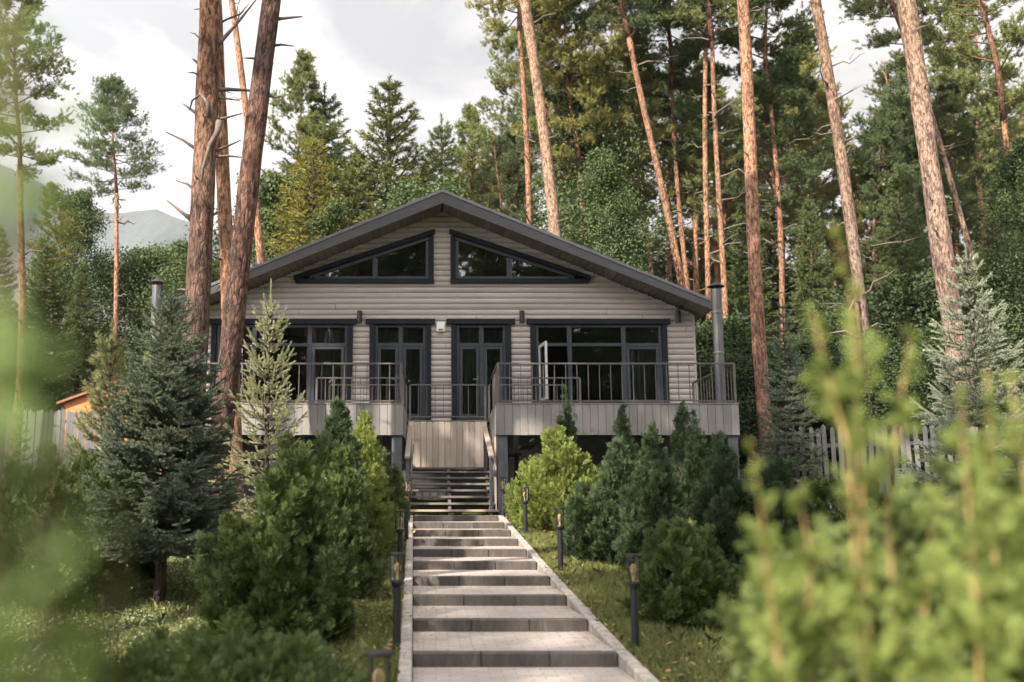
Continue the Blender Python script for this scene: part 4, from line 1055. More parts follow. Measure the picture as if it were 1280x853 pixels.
# ------------------------------------------------------------------ grass
def build_grass():
    rng = np.random.default_rng(71)
    def patch(n, x0, x1, y0, y1, hmin, hmax, w):
        y = y0 + (y1 - y0) * rng.random(n) ** 1.25; x = x0 + (x1 - x0) * rng.random(n)
        off = SK * y
        ok = (x < off - 0.075) | (x > off + PW + 0.075); x, y = x[ok], y[ok]
        cl = 0.5 + 0.5 * np.sin(x * 5.1 + np.sin(y * 4.3) * 2) * np.cos(y * 3.7 + x)
        P = np.stack([x, y, gz(x, y) - 0.01], 1); m = len(x)
        D = unit(np.stack([rng.normal(size=m) * .4, rng.normal(size=m) * .4, np.ones(m)], 1))
        L = rng.uniform(hmin, hmax, m) * (0.6 + 0.7 * cl)
        sd = rnd_perp(rng, D) * w / 2; bend = rng.normal(size=(m, 3)) * np.array([.35, .35, 0])
        mid = P + D * (L * .55)[:, None]; tip = P + unit(D + bend) * L[:, None] - np.array([0, 0, 1]) * (L * .08)[:, None]
        V = np.stack([P - sd, P + sd, mid + sd * .75, tip, mid - sd * .75], 1)
        T = np.repeat(np.clip(rng.beta(2, 2, m) * 0.7 + 0.3 * cl, 0, 1), 5)
        return V.reshape(-1, 3), T
    parts = [patch(100000, 1.4, 3.4, 5.5, 20, 0.05, 0.16, 0.006), patch(40000, -0.9, 0.0, 4.5, 19.5, 0.05, 0.16, 0.006),
             patch(110000, -5.5, -0.7, 7, 19, 0.05, 0.15, 0.008), patch(30000, 3.4, 8, 8, 24, 0.05, 0.16, 0.012), patch(26000, -14, -4, 12, 32, 0.06, 0.18, 0.018)]
    V = np.concatenate([p[0] for p in parts]); T = np.concatenate([p[1] for p in parts])
    tag(link(bpy.data.objects.new('grass', np_mesh('grass', V, 5, M['grass'], T))), 'short lawn grass on both sides of the path', 'grass', kind='stuff')
    n = 26000; x = -5.2 + 4.4 * rng.random(n); y = 6.5 + 8 * rng.random(n)
    P = np.stack([x, y, gz(x, y) + 0.02 + 0.05 * rng.random(n)], 1)
    D = unit(rng.normal(size=(n, 3)) * np.array([1, 1, .25])); V = kites(P, D, unit(rng.normal(size=(n, 3)) * .35 + np.array([0, 0, 1])), np.full(n, 0.03), np.full(n, 0.026))
    tag(link(bpy.data.objects.new('clover', np_mesh('clover', V, 4, M['clover'], np.repeat(rng.beta(1.5, 2.5, n), 4)))), 'clover growing through the left lawn', 'clover', kind='stuff')
build_grass()

# ------------------------------------------------------------------ trees
CR = {}
def mk_crown(key, mat, **kw):
    mb, (V, T) = pine_crown(**kw)
    CR[key] = (mb.mesh('limbs', M['barko']), np_mesh('crown', V, 3, M[mat], T), kw['Hc'])
mk_crown('p0', 'pine', seed=1, Hc=11, R=3.0, nb=56)
mk_crown('p1', 'pineo', seed=2, Hc=12, R=3.3, nb=58)
mk_crown('p2', 'pined', seed=3, Hc=10, R=2.8, nb=54)
mk_crown('p3', 'pine', seed=4, Hc=13, R=2.7, nb=60, sparse=0.3)
mk_crown('p4', 'pineo', seed=5, Hc=9, R=3.0, nb=46, sparse=0.3)
mk_crown('iso', 'pined', seed=6, Hc=6.6, R=2.5, nb=72, tw=8, tuft=0.2, nl=0.14, nw=0.016, dens=120, r0=0.09, profile=lambda t: (0.75 + 0.25 * min(1, t / .25)) * (1 - max(0, t - .25) / .78) ** 0.75)
def trunk_mesh(seed, H, r0, r1, bend, mat, nseg=26, sides=12, snags=14, z_from=1.5, snag_len=0.8, merge=False):
    rng = np.random.default_rng(seed); mb = MB(); ph = rng.random(2) * 6
    def A(z): 
        t = z / H
        return np.array([bend * math.sin(t * 5 + ph[0]) - bend * math.sin(ph[0]) * (1 - t), bend * math.cos(t * 4 + ph[1]) - bend * math.cos(ph[1]) * (1 - t), z])
    zs = np.linspace(-0.3, H, nseg)
    rad = [(r0 + (r1 - r0) * max(z, 0) / H) * (1 + 0.25 * max(0, 1 - max(z, 0) / 0.6) ** 2 + 0.03 * rng.normal()) for z in zs]
    mb.tube([A(max(z, 0)) + np.array([0, 0, min(z, 0)]) for z in zs], rad, sides)
    sns = []
    for i in range(snags):
        sn = mb if merge else MB()
        z = z_from + (H - z_from) * rng.random() ** 0.8; a = rng.random() * 6.28; l = snag_len * rng.uniform(0.25, 1.3); rr = 0.018 + 0.016 * rng.random() * l
        p = A(z); d = np.array([math.cos(a), math.sin(a), rng.uniform(-.1, .45)]); r_ = (r0 + (r1 - r0) * z / H) * 0.8
        p = p + np.array([d[0], d[1], 0]) * r_
        k = np.array([-d[1], d[0], 0.2]) * rng.normal() * 0.25
        j1, j2 = rng.normal(size=(2, 3)) * l * 0.07
        sn.tube([p - d * 0.04, p + d * l * .25 + j1, p + d * l * .52 + k * l * .32 + j2, p + d * l * .78 + k * l * .6 + j1 * .6, p + d * l + k * l], [rr * 1.25, rr, rr * .75, rr * .5, rr * .15], 5)
        if l > 0.6: sn.tube([p + d * l * .52 + k * l * .32, p + d * l * .7 + k * l * 1.3 + np.array([0, 0, .15 * l])], [rr * .5, rr * .15], 4)
        if not merge: sns.append(sn.mesh('dead_branch', M['dead']))
    return mb.mesh('trunk', mat), sns, A(H)
def pine(name, label, u1, v1, u2, v2, Y, crown_v, ck, wpx, bark='bark', seed=1, cs=1.0, bend=0.12, snags=14, snl=0.8, group=None, taper=0.62, sides=12):
    """trunk through two picture points at distance Y; crown starts where crown_v falls"""
    xa, za = at(u1, v1, Y); xb, zb = at(u2, v2, Y)
    sl = (xb - xa) / (zb - za)
    x0 = xa; z0 = g(x0, Y)
    for _ in range(3): x0 = xa + sl * (z0 - za); z0 = g(x0, Y)
    _, zc = at(u2, crown_v, Y); H = zc - z0
    r = wpx * Y / F / 2
    tm, sn, top = trunk_mesh(seed, H, r * 0.88, r * taper * 0.88, bend, M[bark], snags=snags, snag_len=snl, sides=sides)
    t = thing(name, label, 'tree', (x0, Y, z0), 0, group)
    t.rotation_euler = (0, math.atan(sl), 0)
    link(bpy.data.objects.new('trunk', tm), t)
    for d_ in sn: link(bpy.data.objects.new('dead_branch', d_), t)
    lm, cr, hc = CR[ck]
    for nm, me in (('limbs', lm), ('crown', cr)):
        o = bpy.data.objects.new(nm, me); o.location = (float(top[0]), float(top[1]), H - 0.05); o.rotation_euler = (0, 0, seed * 1.7)
        k = cs; o.scale = (k, k, k); link(o, t)
    return t
# the great trunks before the house
bigA = pine('pine_tree', 'thickest pine trunk left of the house, bare with crooked dead branches', 243, 400, 261, 20, 16.0, -230, 'p1', 39, 'bark', 101, 0.8, 0.035, 12, 0.35, taper=0.75, sides=18)
pine('pine_tree', 'smoother orange pine trunk half hidden behind the thickest trunk', 287, 420, 272, 20, 18.0, -260, 'p4', 23, 'barko', 102, 0.8, 0.04, 10, 0.5, taper=0.8, sides=14)
bigB = pine('pine_tree', 'dark leaning pine trunk in front of the left window', 290, 440, 342, 10, 15.0, -300, 'p0', 35, 'barkd2', 103, 0.8, 0.035, 12, 0.3, taper=0.72, sides=18)
def snag(t, pts, Y, r, mat='dead'):
    inv = Matrix.Rotation(t.rotation_euler[1], 4, 'Y').inverted(); L = []
    for k, p in enumerate(pts):
        x, z = at(p[0], p[1], Y + (p[2] if len(p) > 2 else 0)); L.append(inv @ (Vector((x, Y + (p[2] if len(p) > 2 else 0), z)) - t.location))
    mb = MB(); n = len(L); mb.tube(L, [r * (1 - 0.75 * i / (n - 1)) for i in range(n)], 6); mb.obj('dead_branch', M[mat], t)
for pts, r in (([(258, 113), (285, 112), (308, 113), (338, 117)], .045), ([(258, 122), (280, 123), (300, 126)], .03), ([(255, 152), (280, 148), (303, 142)], .035), ([(255, 192), (280, 185), (302, 175)], .035), ([(255, 197), (285, 195), (303, 197)], .03),
               ([(250, 190), (230, 176), (207, 165)], .035), ([(246, 280), (228, 266), (209, 251)], .045), ([(246, 240), (234, 230), (220, 226)], .03), ([(258, 85), (249, 80), (241, 74)], .05), ([(255, 148), (240, 138), (229, 130)], .04),
               ([(274, 152, -.3), (272, 165, -.35), (263, 180, -.35), (258, 196, -.35), (253, 212, -.35), (252, 228, -.35)], .06), ([(262, 148, -.3), (260, 128, -.4), (250, 118, -.4), (240, 126, -.4), (237, 138, -.4)], .045),
               ([(252, 275), (268, 268), (274, 264)], .04), ([(268, 60), (278, 50), (300, 25), (320, 0)], .05)): snag(bigA, pts, 16.0, r)
for pts, r in (([(338, 25), (355, 23), (378, 21)], .04), ([(335, 58), (352, 56), (368, 58)], .03), ([(330, 118), (345, 122), (352, 120)], .03), ([(325, 82), (342, 80)], .04)): snag(bigB, pts, 15.0, r)
pine('pine_tree', 'thin orange pine trunk rising behind the dark leaning trunk', 318, 300, 288, 5, 36.0, -120, 'p4', 13, 'barko', 104, 0.9, 0.12, 10)
# right hand trunks
pine('pine_tree', 'straight bright orange pine trunk right of the balcony flue pipe', 953, 455, 922, 0, 27.0, -170, 'p1', 20, 'barko', 105, 0.9, 0.10, 12, 0.6, taper=0.85, sides=14)
pine('pine_tree', 'pale slender pine trunk with whiskery dead twigs right of the orange trunk', 1075, 420, 1017, 0, 30.0, -190, 'p3', 18, 'barkg', 106, 0.9, 0.12, 34, 1.5, taper=0.8)
pine('pine_tree', 'stout knotty grey brown pine trunk leaning left above the right fence', 1205, 480, 1130, 0, 22.0, -260, 'p0', 31, 'barkg', 107, 0.9, 0.10, 18, 0.35, taper=0.78, sides=16)
pine('pine_tree', 'tall pale pine trunk standing straight behind the roof right of the apex', 690, 300, 655, 0, 37.0, -120, 'p1', 18, 'barkg', 108, 0.9, 0.14, 16, 1.0, taper=0.85)
pine('pine_tree', 'thin orange pine trunk just left of the tall pale one behind the roof', 665, 300, 648, 80, 42.0, 40, 'p1', 11, 'barko', 109, 1.0, 0.15, 20, 1.5)
pine('pine_tree', 'leaning orange pine trunk behind the right roof slope', 842, 330, 796, 75, 40.0, 40, 'p2', 13, 'barko', 110, 1.05, 0.15, 16, 1.4)
pine('pine_tree', 'slim pine with a kinked trunk beside the leaning orange one', 858, 330, 846, 170, 44.0, 110, 'p0', 9, 'bark', 111, 1.0, 0.15, 12, 1.2)
pine('pine_tree', 'left trunk of the close pair of slim pines above the flue pipe', 886, 360, 884, 150, 41.0, 60, 'p2', 10, 'bark', 112, 1.0, 0.1, 14, 1.2)
pine('pine_tree', 'right and brighter trunk of the close pair of slim pines above the flue pipe', 903, 360, 896, 150, 39.0, 50, 'p0', 10, 'barko', 113, 1.0, 0.1, 18, 1.4)
pine('pine_tree', 'short lit pine trunk between the bright orange trunk and the pale slender one', 974, 390, 966, 200, 43.0, 130, 'p2', 10, 'barko', 114, 1.0, 0.12, 16, 1.4)
pine('pine_tree', 'slim pine leaning left behind the pale blue spruce', 1217, 330, 1165, 150, 38.0, 60, 'p3', 10, 'barkg', 115, 0.95, 0.1, 12, 0.8)
pine('pine_tree', 'tall pine with a loose crown at the right picture edge', 1277, 330, 1240, 40, 36.0, 150, 'p3', 12, 'bark', 116, 1.0, 0.1, 10, 0.8)
# left hand pines
def pine2(label, u1, v1, u2, v2, Y, crown_v, top_v, ck, wpx, bark, seed, **kw):
    _, a = at(u2, crown_v, Y); _, b = at(u2, top_v, Y)
    return pine('pine_tree', label, u1, v1, u2, v2, Y, crown_v, ck, wpx, bark, seed, cs=(b - a) / CR[ck][2], **kw)
pine2('solitary pine with a dark tufted crown against the cloudy sky', 141, 440, 148, 230, 40, 242, 92, 'iso', 9, 'barko', 117, snags=26, snl=1.0, bend=0.08)
pine2('tall pine at the far left edge with an orange foot behind pale blur', 18, 500, 34, 150, 33, 215, -30, 'p0', 14, 'barko', 118, snags=16)
pine2('loose crowned pine behind the left roof slope', 378, 300, 380, 150, 46, 330, 55, 'p3', 11, 'barkg', 119)
pine2('slim dim pine between the far left pine and the solitary pine', 62, 480, 66, 350, 42, 340, 225, 'p1', 9, 'bark', 120)
# spruces
SP = {}
def mk_spruce(key, mat, seed, H, R, **kw):
    mb, (V, T) = conifer(seed, H, R, None, **kw); SP[key] = (mb.mesh('trunk', M['barkdk']), np_mesh('crown', V, 3, M[mat], T), H)
kwS = dict(per=8, dens=125, nl=0.16, nw=0.028, twig_gap=0.25, droop=0.3, rise=0.8, twl=0.36, bare=0.04, whorls=46)
mk_spruce('s0', 'spruce', 201, 14, 3.0, **kwS)
mk_spruce('s1', 'spruce', 202, 14, 2.4, **kwS)
mk_spruce('s2', 'larch', 203, 12, 2.8, **dict(kwS, dens=40))
mk_spruce('s3', 'fir', 204, 13, 3.1, **dict(kwS, whorls=28, rise=0.9, droop=0.05))
def spruce_far(label, u, v_top, Y, key, rz=0.0, wide=1.0, name='spruce_tree', group=None):
    x, zt = at(u, v_top, Y); zb = g(x, Y); tr, cr, H = SP[key]; s = (zt - zb) / H
    t = thing(name, label, 'tree', (x, Y, zb), rz, group); t.scale = (s * wide, s * wide, s)
    link(bpy.data.objects.new('trunk', tr), t); link(bpy.data.objects.new('crown', cr), t); return t
spruce_far('dark spire of a spruce behind the left roof slope', 406, 112, 47, 's0', 0.4, 1.35)
spruce_far('golden green larch in front of the dark spruce spire', 392, 175, 42, 's2', 1.0, 1.5, 'larch_tree')
spruce_far('bushy fir left of the roof apex with a blunt top', 487, 102, 46, 's3', 2.0, 1.6, 'fir_tree')
spruce_far('small spruce tip just left of the roof apex', 552, 150, 56, 's0', 3.0, 1.2)
spruce_far('low broad spruce filling the gap left of the roof apex', 448, 200, 44, 's3', 4.0, 1.6)
spruce_far('small golden conifer directly above the roof apex', 590, 190, 48, 's2', 5.0, 1.6, 'larch_tree')
spruce_far('broad dark spruce behind the far left pine trunk', 60, 300, 38, 's0', 0.9, 1.25)
spruce_far('dark spruce left of the solitary pine trunk', 104, 330, 41, 's1', 2.2, 1.3)
spruce_far('shadowy spruce at the far left picture edge', 0, 285, 36, 's1', 5.2, 1.3)
spruce_far('dark spruce deep between the orange and pale right hand trunks', 1010, 250, 40, 's1', 1.2, 1.1)
spruce_far('dark spruce behind the stout grey brown trunk', 1120, 215, 42, 's0', 2.7, 1.1)
spruce_far('dark spruce tip above the pale blue spruce', 1235, 290, 34, 's0', 0.2, 1.1)
spruce_far('shadowed spruce right of the close pair of slim pines', 930, 240, 44, 's1', 4.0, 1.2)
# broadleaf trees
BL = {}
def mk_leafy(key, mat, seed, H, R, n, ls, bark='barkb', **kw):
    mb, (V, T) = leafy(seed, H, R, n, ls, None, **kw); BL[key] = (mb.mesh('trunk', M[bark]), np_mesh('crown', V, 4, M[mat], T), H)
mk_leafy('b0', 'birch', 301, 12, 2.0, 42000, 0.10, r0=0.12, droop=0.35, zlo=0.2)
mk_leafy('b1', 'birch', 302, 11, 2.6, 48000, 0.10, r0=0.13, droop=0.2, zlo=0.12)
mk_leafy('b2', 'under', 303, 4.0, 1.9, 34000, 0.08, bark='barkdk', r0=0.07, zlo=0.02, nbr=34)
mk_leafy('b3', 'birch', 304, 8, 2.8, 48000, 0.10, bark='barkdk', r0=0.12, zlo=0.05, nbr=46)
def leaf_tree(label, u, v_top, Y, key, rz=0.0, wide=1.0, name='birch_tree', cat='tree', group=None):
    x, zt = at(u, v_top, Y); zb = g(x, Y); tr, cr, H = BL[key]; s = (zt - zb) / H
    t = thing(name, label, cat, (x, Y, zb), rz, group); t.scale = (s * wide, s * wide, s)
    link(bpy.data.objects.new('trunk', tr), t); link(bpy.data.objects.new('crown', cr), t); return t
leaf_tree('pale green birch drooping behind the right roof slope', 752, 185, 39, 'b0', 0.0, 1.0)
leaf_tree('slim birch with white trunk high behind the roof right of the apex', 735, 60, 44, 'b0', 2.0, 0.9)
leaf_tree('light green birch at the right picture edge', 1262, 170, 33, 'b0', 1.0, 1.0)
leaf_tree('round green broadleaf tree right of the solitary pine', 190, 312, 48, 'b3', 0.4, 1.1, 'broadleaf_tree')
leaf_tree('pale broadleaf tree above the left flue pipe', 218, 300, 56, 'b1', 1.4, 1.0, 'broadleaf_tree')
leaf_tree('light green tree below the mountain, left of the solitary pine', 82, 232, 45, 'b1', 2.4, 0.9, 'broadleaf_tree')
leaf_tree('grey green broadleaf tree low behind the left roof slope', 345, 235, 45, 'b3', 3.4, 1.0, 'broadleaf_tree')
leaf_tree('dense broadleaf tree just behind the leaning trunks and roof', 425, 245, 41, 'b1', 4.4, 1.0, 'broadleaf_tree')
leaf_tree('broadleaf tree low behind the roof apex', 530, 232, 43, 'b3', 5.4, 1.0, 'broadleaf_tree')
leaf_tree('green broadleaf tree behind the left end of the house', 262, 325, 42, 'b3', 0.9, 1.2, 'broadleaf_tree')
# undergrowth right of the house
UG = [(905, 405, 33, 'right of the flue pipe'), (935, 440, 31, 'at the foot of the bright orange trunk'), (1000, 425, 32, 'between the orange and pale trunks'),
      (1045, 410, 36, 'left of the pale slender trunk'), (1110, 420, 30, 'right of the pale slender trunk'), (1140, 352, 36, 'lit, before the stout grey brown trunk'),
      (1175, 420, 27, 'under the stout grey brown trunk'), (1255, 420, 30, 'at the right picture edge'), (870, 405, 36, 'behind the right corner of the house')]
for i, (u, v, Y, wh) in enumerate(UG):
    leaf_tree('leafy undergrowth bush ' + wh, u, v, Y, 'b2', i * 1.3, 1.1, 'undergrowth_bush', 'shrub', 'undergrowth bushes in the forest')
# the forest behind: three rows of pines, each its own tree, sharing trunk and crown meshes
TK = []
for i, (H, r0, bk_) in enumerate(((13, .17, 'bark'), (15, .19, 'barko'), (12, .15, 'bark'), (16, .2, 'barko'), (11, .14, 'barkg'))):
    TK.append((*trunk_mesh(400 + i, H, r0, r0 * 0.7, 0.18, M[bk_], 18, 8, 18, 2.0, 1.5, True), H))
ORD = ['first', 'second', 'third', 'fourth', 'fifth', 'sixth', 'seventh', 'eighth', 'ninth', 'tenth', 'eleventh', 'twelfth', 'thirteenth', 'fourteenth', 'fifteenth', 'sixteenth', 'seventeenth', 'eighteenth', 'nineteenth', 'twentieth']
def forest_row(row, Y, u0, u1, n, seed, keys, hs):
    rng = random.Random(seed)
    for i in range(n):
        u = u0 + (u1 - u0) * (i + 0.5 + rng.uniform(-.32, .32)) / n; y = Y + rng.uniform(-2.5, 2.5)
        x, _ = at(u, 400, y); z = g(x, y); tm, sn, top, H = TK[rng.randrange(len(TK))]; lm, cr, hc = CR[rng.choice(keys)]
        side = ORD[i]
        t = thing('pine_tree', f'{side} pine from the left in the {row} of the forest behind the house', 'tree', (x, y, z), 0, 'pines of the forest behind the house')
        s = hs * rng.uniform(0.85, 1.15); t.scale = (s, s, s); t.rotation_euler = (rng.normalvariate(0, .02), rng.normalvariate(0, .03), rng.random() * 6.28)
        link(bpy.data.objects.new('trunk', tm), t)
        for nm, me in (('limbs', lm), ('crown', cr)):
            o = bpy.data.objects.new(nm, me); o.location = (float(top[0]), float(top[1]), H - 0.4); o.rotation_euler = (0, 0, rng.random() * 6.28); o.scale = (0.95,) * 3; link(o, t)
forest_row('front row', 45, 610, 1290, 12, 1, ['p0', 'p1', 'p2', 'p3'], 0.85)
forest_row('middle row', 54, 590, 1300, 13, 2, ['p0', 'p1', 'p0', 'p2'], 0.95)
forest_row('back row', 65, 570, 1320, 14, 3, ['p2', 'p0', 'p1', 'p3'], 1.0)

US = [(600, 215), (655, 240), (700, 225), (745, 250), (790, 235), (835, 250), (875, 265), (915, 255), (960, 270), (1000, 290), (1050, 265), (1095, 280), (1140, 260), (1185, 290), (1230, 275), (1275, 285)]
for i, (u, v) in enumerate(US):
    spruce_far(ORD[i] + ' from the left of the dark spruces filling the forest behind the pine trunks', u, v, 58 + (i * 7) % 11, 's0' if i % 2 else 's1', i * 1.1, 1.35, group='dark spruces deep in the forest')
# trees outside the picture: they stand in the windows' reflections and shade the front of the house
for i, (x, y, k) in enumerate([(-10, -18, 's1'), (-5, -16, 's0'), (-1, -21, 's1'), (3.5, -17, 's0'), (8, -20, 's0'), (12.5, -16, 's1'), (17, -19, 's0'), (22, -17, 's1'), (-12.5, -29, 's0'), (-6, -28, 's1'), (-1.5, -29, 's0'), (4, -28, 's1'), (9, -29, 's0'), (14, -28, 's1'), (19, -28, 's0')]):
    tr, cr, H = SP[k]; sc_ = (1.5, 1.62, 1.4)[i % 3] * (1.35 if y < -25 else 1.0); z = g(x, max(y, -10))
    t = thing('spruce_tree', ORD[i] + ' from the left of the spruces mirrored in the house windows, behind the viewer', 'tree', (x, y, z), i, 'spruces behind the viewer'); t.scale = (sc_ * 1.2, sc_ * 1.2, sc_)
    link(bpy.data.objects.new('trunk', tr), t); link(bpy.data.objects.new('crown', cr), t)
for i in range(10):
    x = -21 + i * 4.6; y = -35 + (i * 5 % 7)
    tm, sn, top, H = TK[i % 5]; lm, cr, hc = CR[('p0', 'p2', 'p1')[i % 3]]; z = g(x, -10.0)
    t = thing('pine_tree', ORD[i] + ' from the left of the pines mirrored in the gable windows', 'tree', (x, y, z), i, 'pines behind the viewer'); t.scale = (1.25, 1.25, 1.15)
    link(bpy.data.objects.new('trunk', tm), t)
    for nm, me in (('limbs', lm), ('crown', cr)):
        o = bpy.data.objects.new(nm, me); o.location = (float(top[0]), float(top[1]), H - 1.0); o.rotation_euler = (0, 0, i * 2.3); o.scale = (1.1, 1.1, 1.05); link(o, t)
SUN_AZ = (-0.66, -0.751); SUN_EL = math.radians(37)
SHADE = [(-8.4, 17, 0.96), (-10.4, 19, 1.0)] + [(p, 17 + (k % 3) * 3, 1.10 + 0.08 * (k % 3)) for k, p in enumerate((-12.4, -14.0, -15.6, -17.2, -18.8, -20.4))]
for i, (p_, tt, s_) in enumerate(SHADE + [(-3.5, 35, 1.05), (-5.0, 33, 0.95)]):
    # p_ runs across the sun's direction, tt metres from the house front towards the sun
    along = -(0.66 * HX + 0.751 * 24.3) + tt
    x = -SUN_AZ[1] * p_ + SUN_AZ[0] * along; y = SUN_AZ[0] * p_ + SUN_AZ[1] * along
    tm, sn, top, H = TK[1]; lm, cr, hc = CR[('p0', 'p2', 'p1')[i % 3]]; z = g(x, y)
    t = thing('pine_tree', ORD[i] + ' of the tall pines outside the left of the picture that shade the garden', 'tree', (x, y, z), i, 'pines left of the garden'); t.scale = (s_,) * 3
    link(bpy.data.objects.new('trunk', tm), t)
    for nm, me in (('limbs', lm), ('crown', cr)):
        o = bpy.data.objects.new(nm, me); o.location = (float(top[0]), float(top[1]), H - 0.4); o.rotation_euler = (0, 0, i * 2.0); o.scale = (1.0, 1.0, 1.0); link(o, t)

# ------------------------------------------------------------------ blurred plants close to the lens
def shoot_plant(name, label, shoots, seed, mat, stem_mat, L0, cat='shrub', dens=95, base=None):
    """shoots: list of (list of (u,v,Y,halfwidth_px)) from foot to tip"""
    rng = np.random.default_rng(seed); mb = MB(); PP, DD, LL = [], [], []
    pts0 = shoots[0][0]; bx, bz = at(pts0[0], pts0[1], pts0[2]); by = pts0[2]
    org = np.array([bx, by, g(bx, by)])
    for sh in shoots:
        q = []
        for (u, v, Y, hw) in sh:
            x, z = at(u, v, Y); q.append((np.array([x, Y, z]), hw * Y / F))
        p0 = q[0][0].copy(); p0[2] = g(p0[0], p0[1]) - 0.05; foot = p0 * 0.5 + np.array([org[0], org[1], p0[2]]) * 0.5
        line = [foot - org] + [a[0] - org for a in q]
        r0 = 0.0036
        mb.tube(line, [r0 * 1.3] + [r0 * (1 - 0.85 * i / (len(q) - 1)) for i in range(len(q))], 6)
        for (a, wa), (b, wb) in zip(q, q[1:]):
            seg = b - a; ln = np.linalg.norm(seg); up_ = unit(seg)
            for k in range(max(4, int(dens * ln * 0.36))):
                s_ = rng.random(); w = (wa + (wb - wa) * s_); az = rng.random() * 6.28; O = np.array([math.cos(az), math.sin(az), 0])
                c = a + seg * s_; dv = unit(O * rng.uniform(0.45, 1.0) + up_ * rng.uniform(0.5, 0.9)); pl = w * rng.uniform(0.6, 1.35)
                mb.tube([c - org, c + dv * pl * .85 - org], [0.0014, 0.0005], 3, False)
                n = int(8 + pl * 120); q = rng.random(n) ** 0.75; nn = rnd_perp(rng, np.repeat(dv[None], n, 0))
                PP.append(c + dv * (pl * q)[:, None]); DD.append(unit(dv * 0.9 + nn * 0.65)); LL.append((0.014 + 0.26 * pl) * (1.05 - 0.6 * q) * rng.uniform(0.7, 1.2, n))
    P = np.concatenate(PP) - org; D = np.concatenate(DD); LL = np.concatenate(LL)
    V, T = sprays(rng, P, D, LL, np.clip(rng.beta(2, 2, len(P)), 0, 1), 11, 0.10)
    t = thing(name, label, cat, tuple(org)); st = mb.obj('trunk', M[stem_mat], t)
    link(bpy.data.objects.new('foliage', np_mesh('foliage', V, 4, M[mat], T)), t); return t
shoot_plant('thuja_bush', 'blurred bright green thuja with a tall leading shoot, close to the lens', [
    [(1090, 930, 1.75, 95), (1085, 760, 1.75, 50), (1080, 680, 1.75, 26), (1078, 620, 1.75, 50), (1074, 560, 1.75, 78), (1072, 500, 1.75, 70), (1070, 440, 1.75, 50), (1067, 390, 1.75, 26), (1056, 335, 1.75, 11), (1042, 285, 1.75, 4)],
    [(985, 930, 1.7, 80), (970, 800, 1.7, 60), (958, 710, 1.7, 42), (952, 640, 1.7, 20), (938, 548, 1.7, 6)],
    [(1020, 900, 1.8, 90), (1012, 760, 1.8, 66), (1012, 690, 1.8, 40), (998, 615, 1.8, 12)],
    [(1110, 640, 1.8, 22), (1122, 530, 1.8, 26), (1132, 460, 1.8, 20), (1140, 408, 1.8, 6)],
    [(1060, 560, 1.75, 30), (1032, 460, 1.75, 24), (1014, 385, 1.75, 6)],
    ], 501, 'thujaf', 'twigo', 0.075, dens=215)
shoot_plant('thuja_bush', 'blurred green thuja hedge filling the lower right corner', [
    [(1225, 930, 1.7, 110), (1222, 790, 1.7, 90), (1215, 690, 1.7, 62), (1208, 600, 1.7, 38), (1202, 530, 1.7, 14), (1200, 485, 1.7, 4)],
    [(1315, 930, 1.75, 110), (1297, 740, 1.75, 90), (1285, 620, 1.75, 56), (1273, 540, 1.75, 32), (1262, 468, 1.75, 8)],
    [(1150, 930, 1.85, 100), (1152, 810, 1.85, 72), (1160, 730, 1.85, 46), (1165, 660, 1.85, 24), (1162, 600, 1.85, 6)],
    [(1240, 640, 1.8, 38), (1236, 530, 1.8, 22), (1233, 452, 1.8, 5)],
    ], 502, 'thujaf', 'twigo', 0.075, dens=210)
shoot_plant('thuja_bush', 'shaded green thuja filling the gaps low behind the two bright blurred ones', [
    [(1060, 960, 2.5, 150), (1050, 840, 2.5, 130), (1045, 760, 2.5, 90), (1040, 690, 2.5, 30)],
    [(1120, 960, 2.6, 150), (1115, 820, 2.6, 130), (1118, 720, 2.6, 90), (1120, 640, 2.6, 28)],
    [(1250, 960, 2.6, 170), (1248, 780, 2.6, 150), (1245, 660, 2.6, 110), (1245, 570, 2.6, 40)],
    [(1000, 960, 2.5, 100), (995, 850, 2.5, 84), (990, 770, 2.5, 60), (988, 700, 2.5, 20)],
    ], 504, 'thujam', 'twig', 0.09, dens=230)
shoot_plant('thuja_bush', 'very blurred dark green thuja at the lower left, almost touching the lens', [
    [(50, 960, 0.62, 70), (55, 800, 0.62, 62), (55, 690, 0.62, 52), (65, 600, 0.62, 36), (60, 530, 0.62, 14)],
    [(135, 960, 0.66, 40), (140, 760, 0.66, 30), (150, 670, 0.66, 22), (160, 610, 0.66, 8)],
    [(-20, 900, 0.58, 60), (-20, 650, 0.58, 50), (-10, 540, 0.58, 32), (0, 490, 0.58, 10)],
    ], 503, 'thuja', 'twig', 0.05, dens=420)
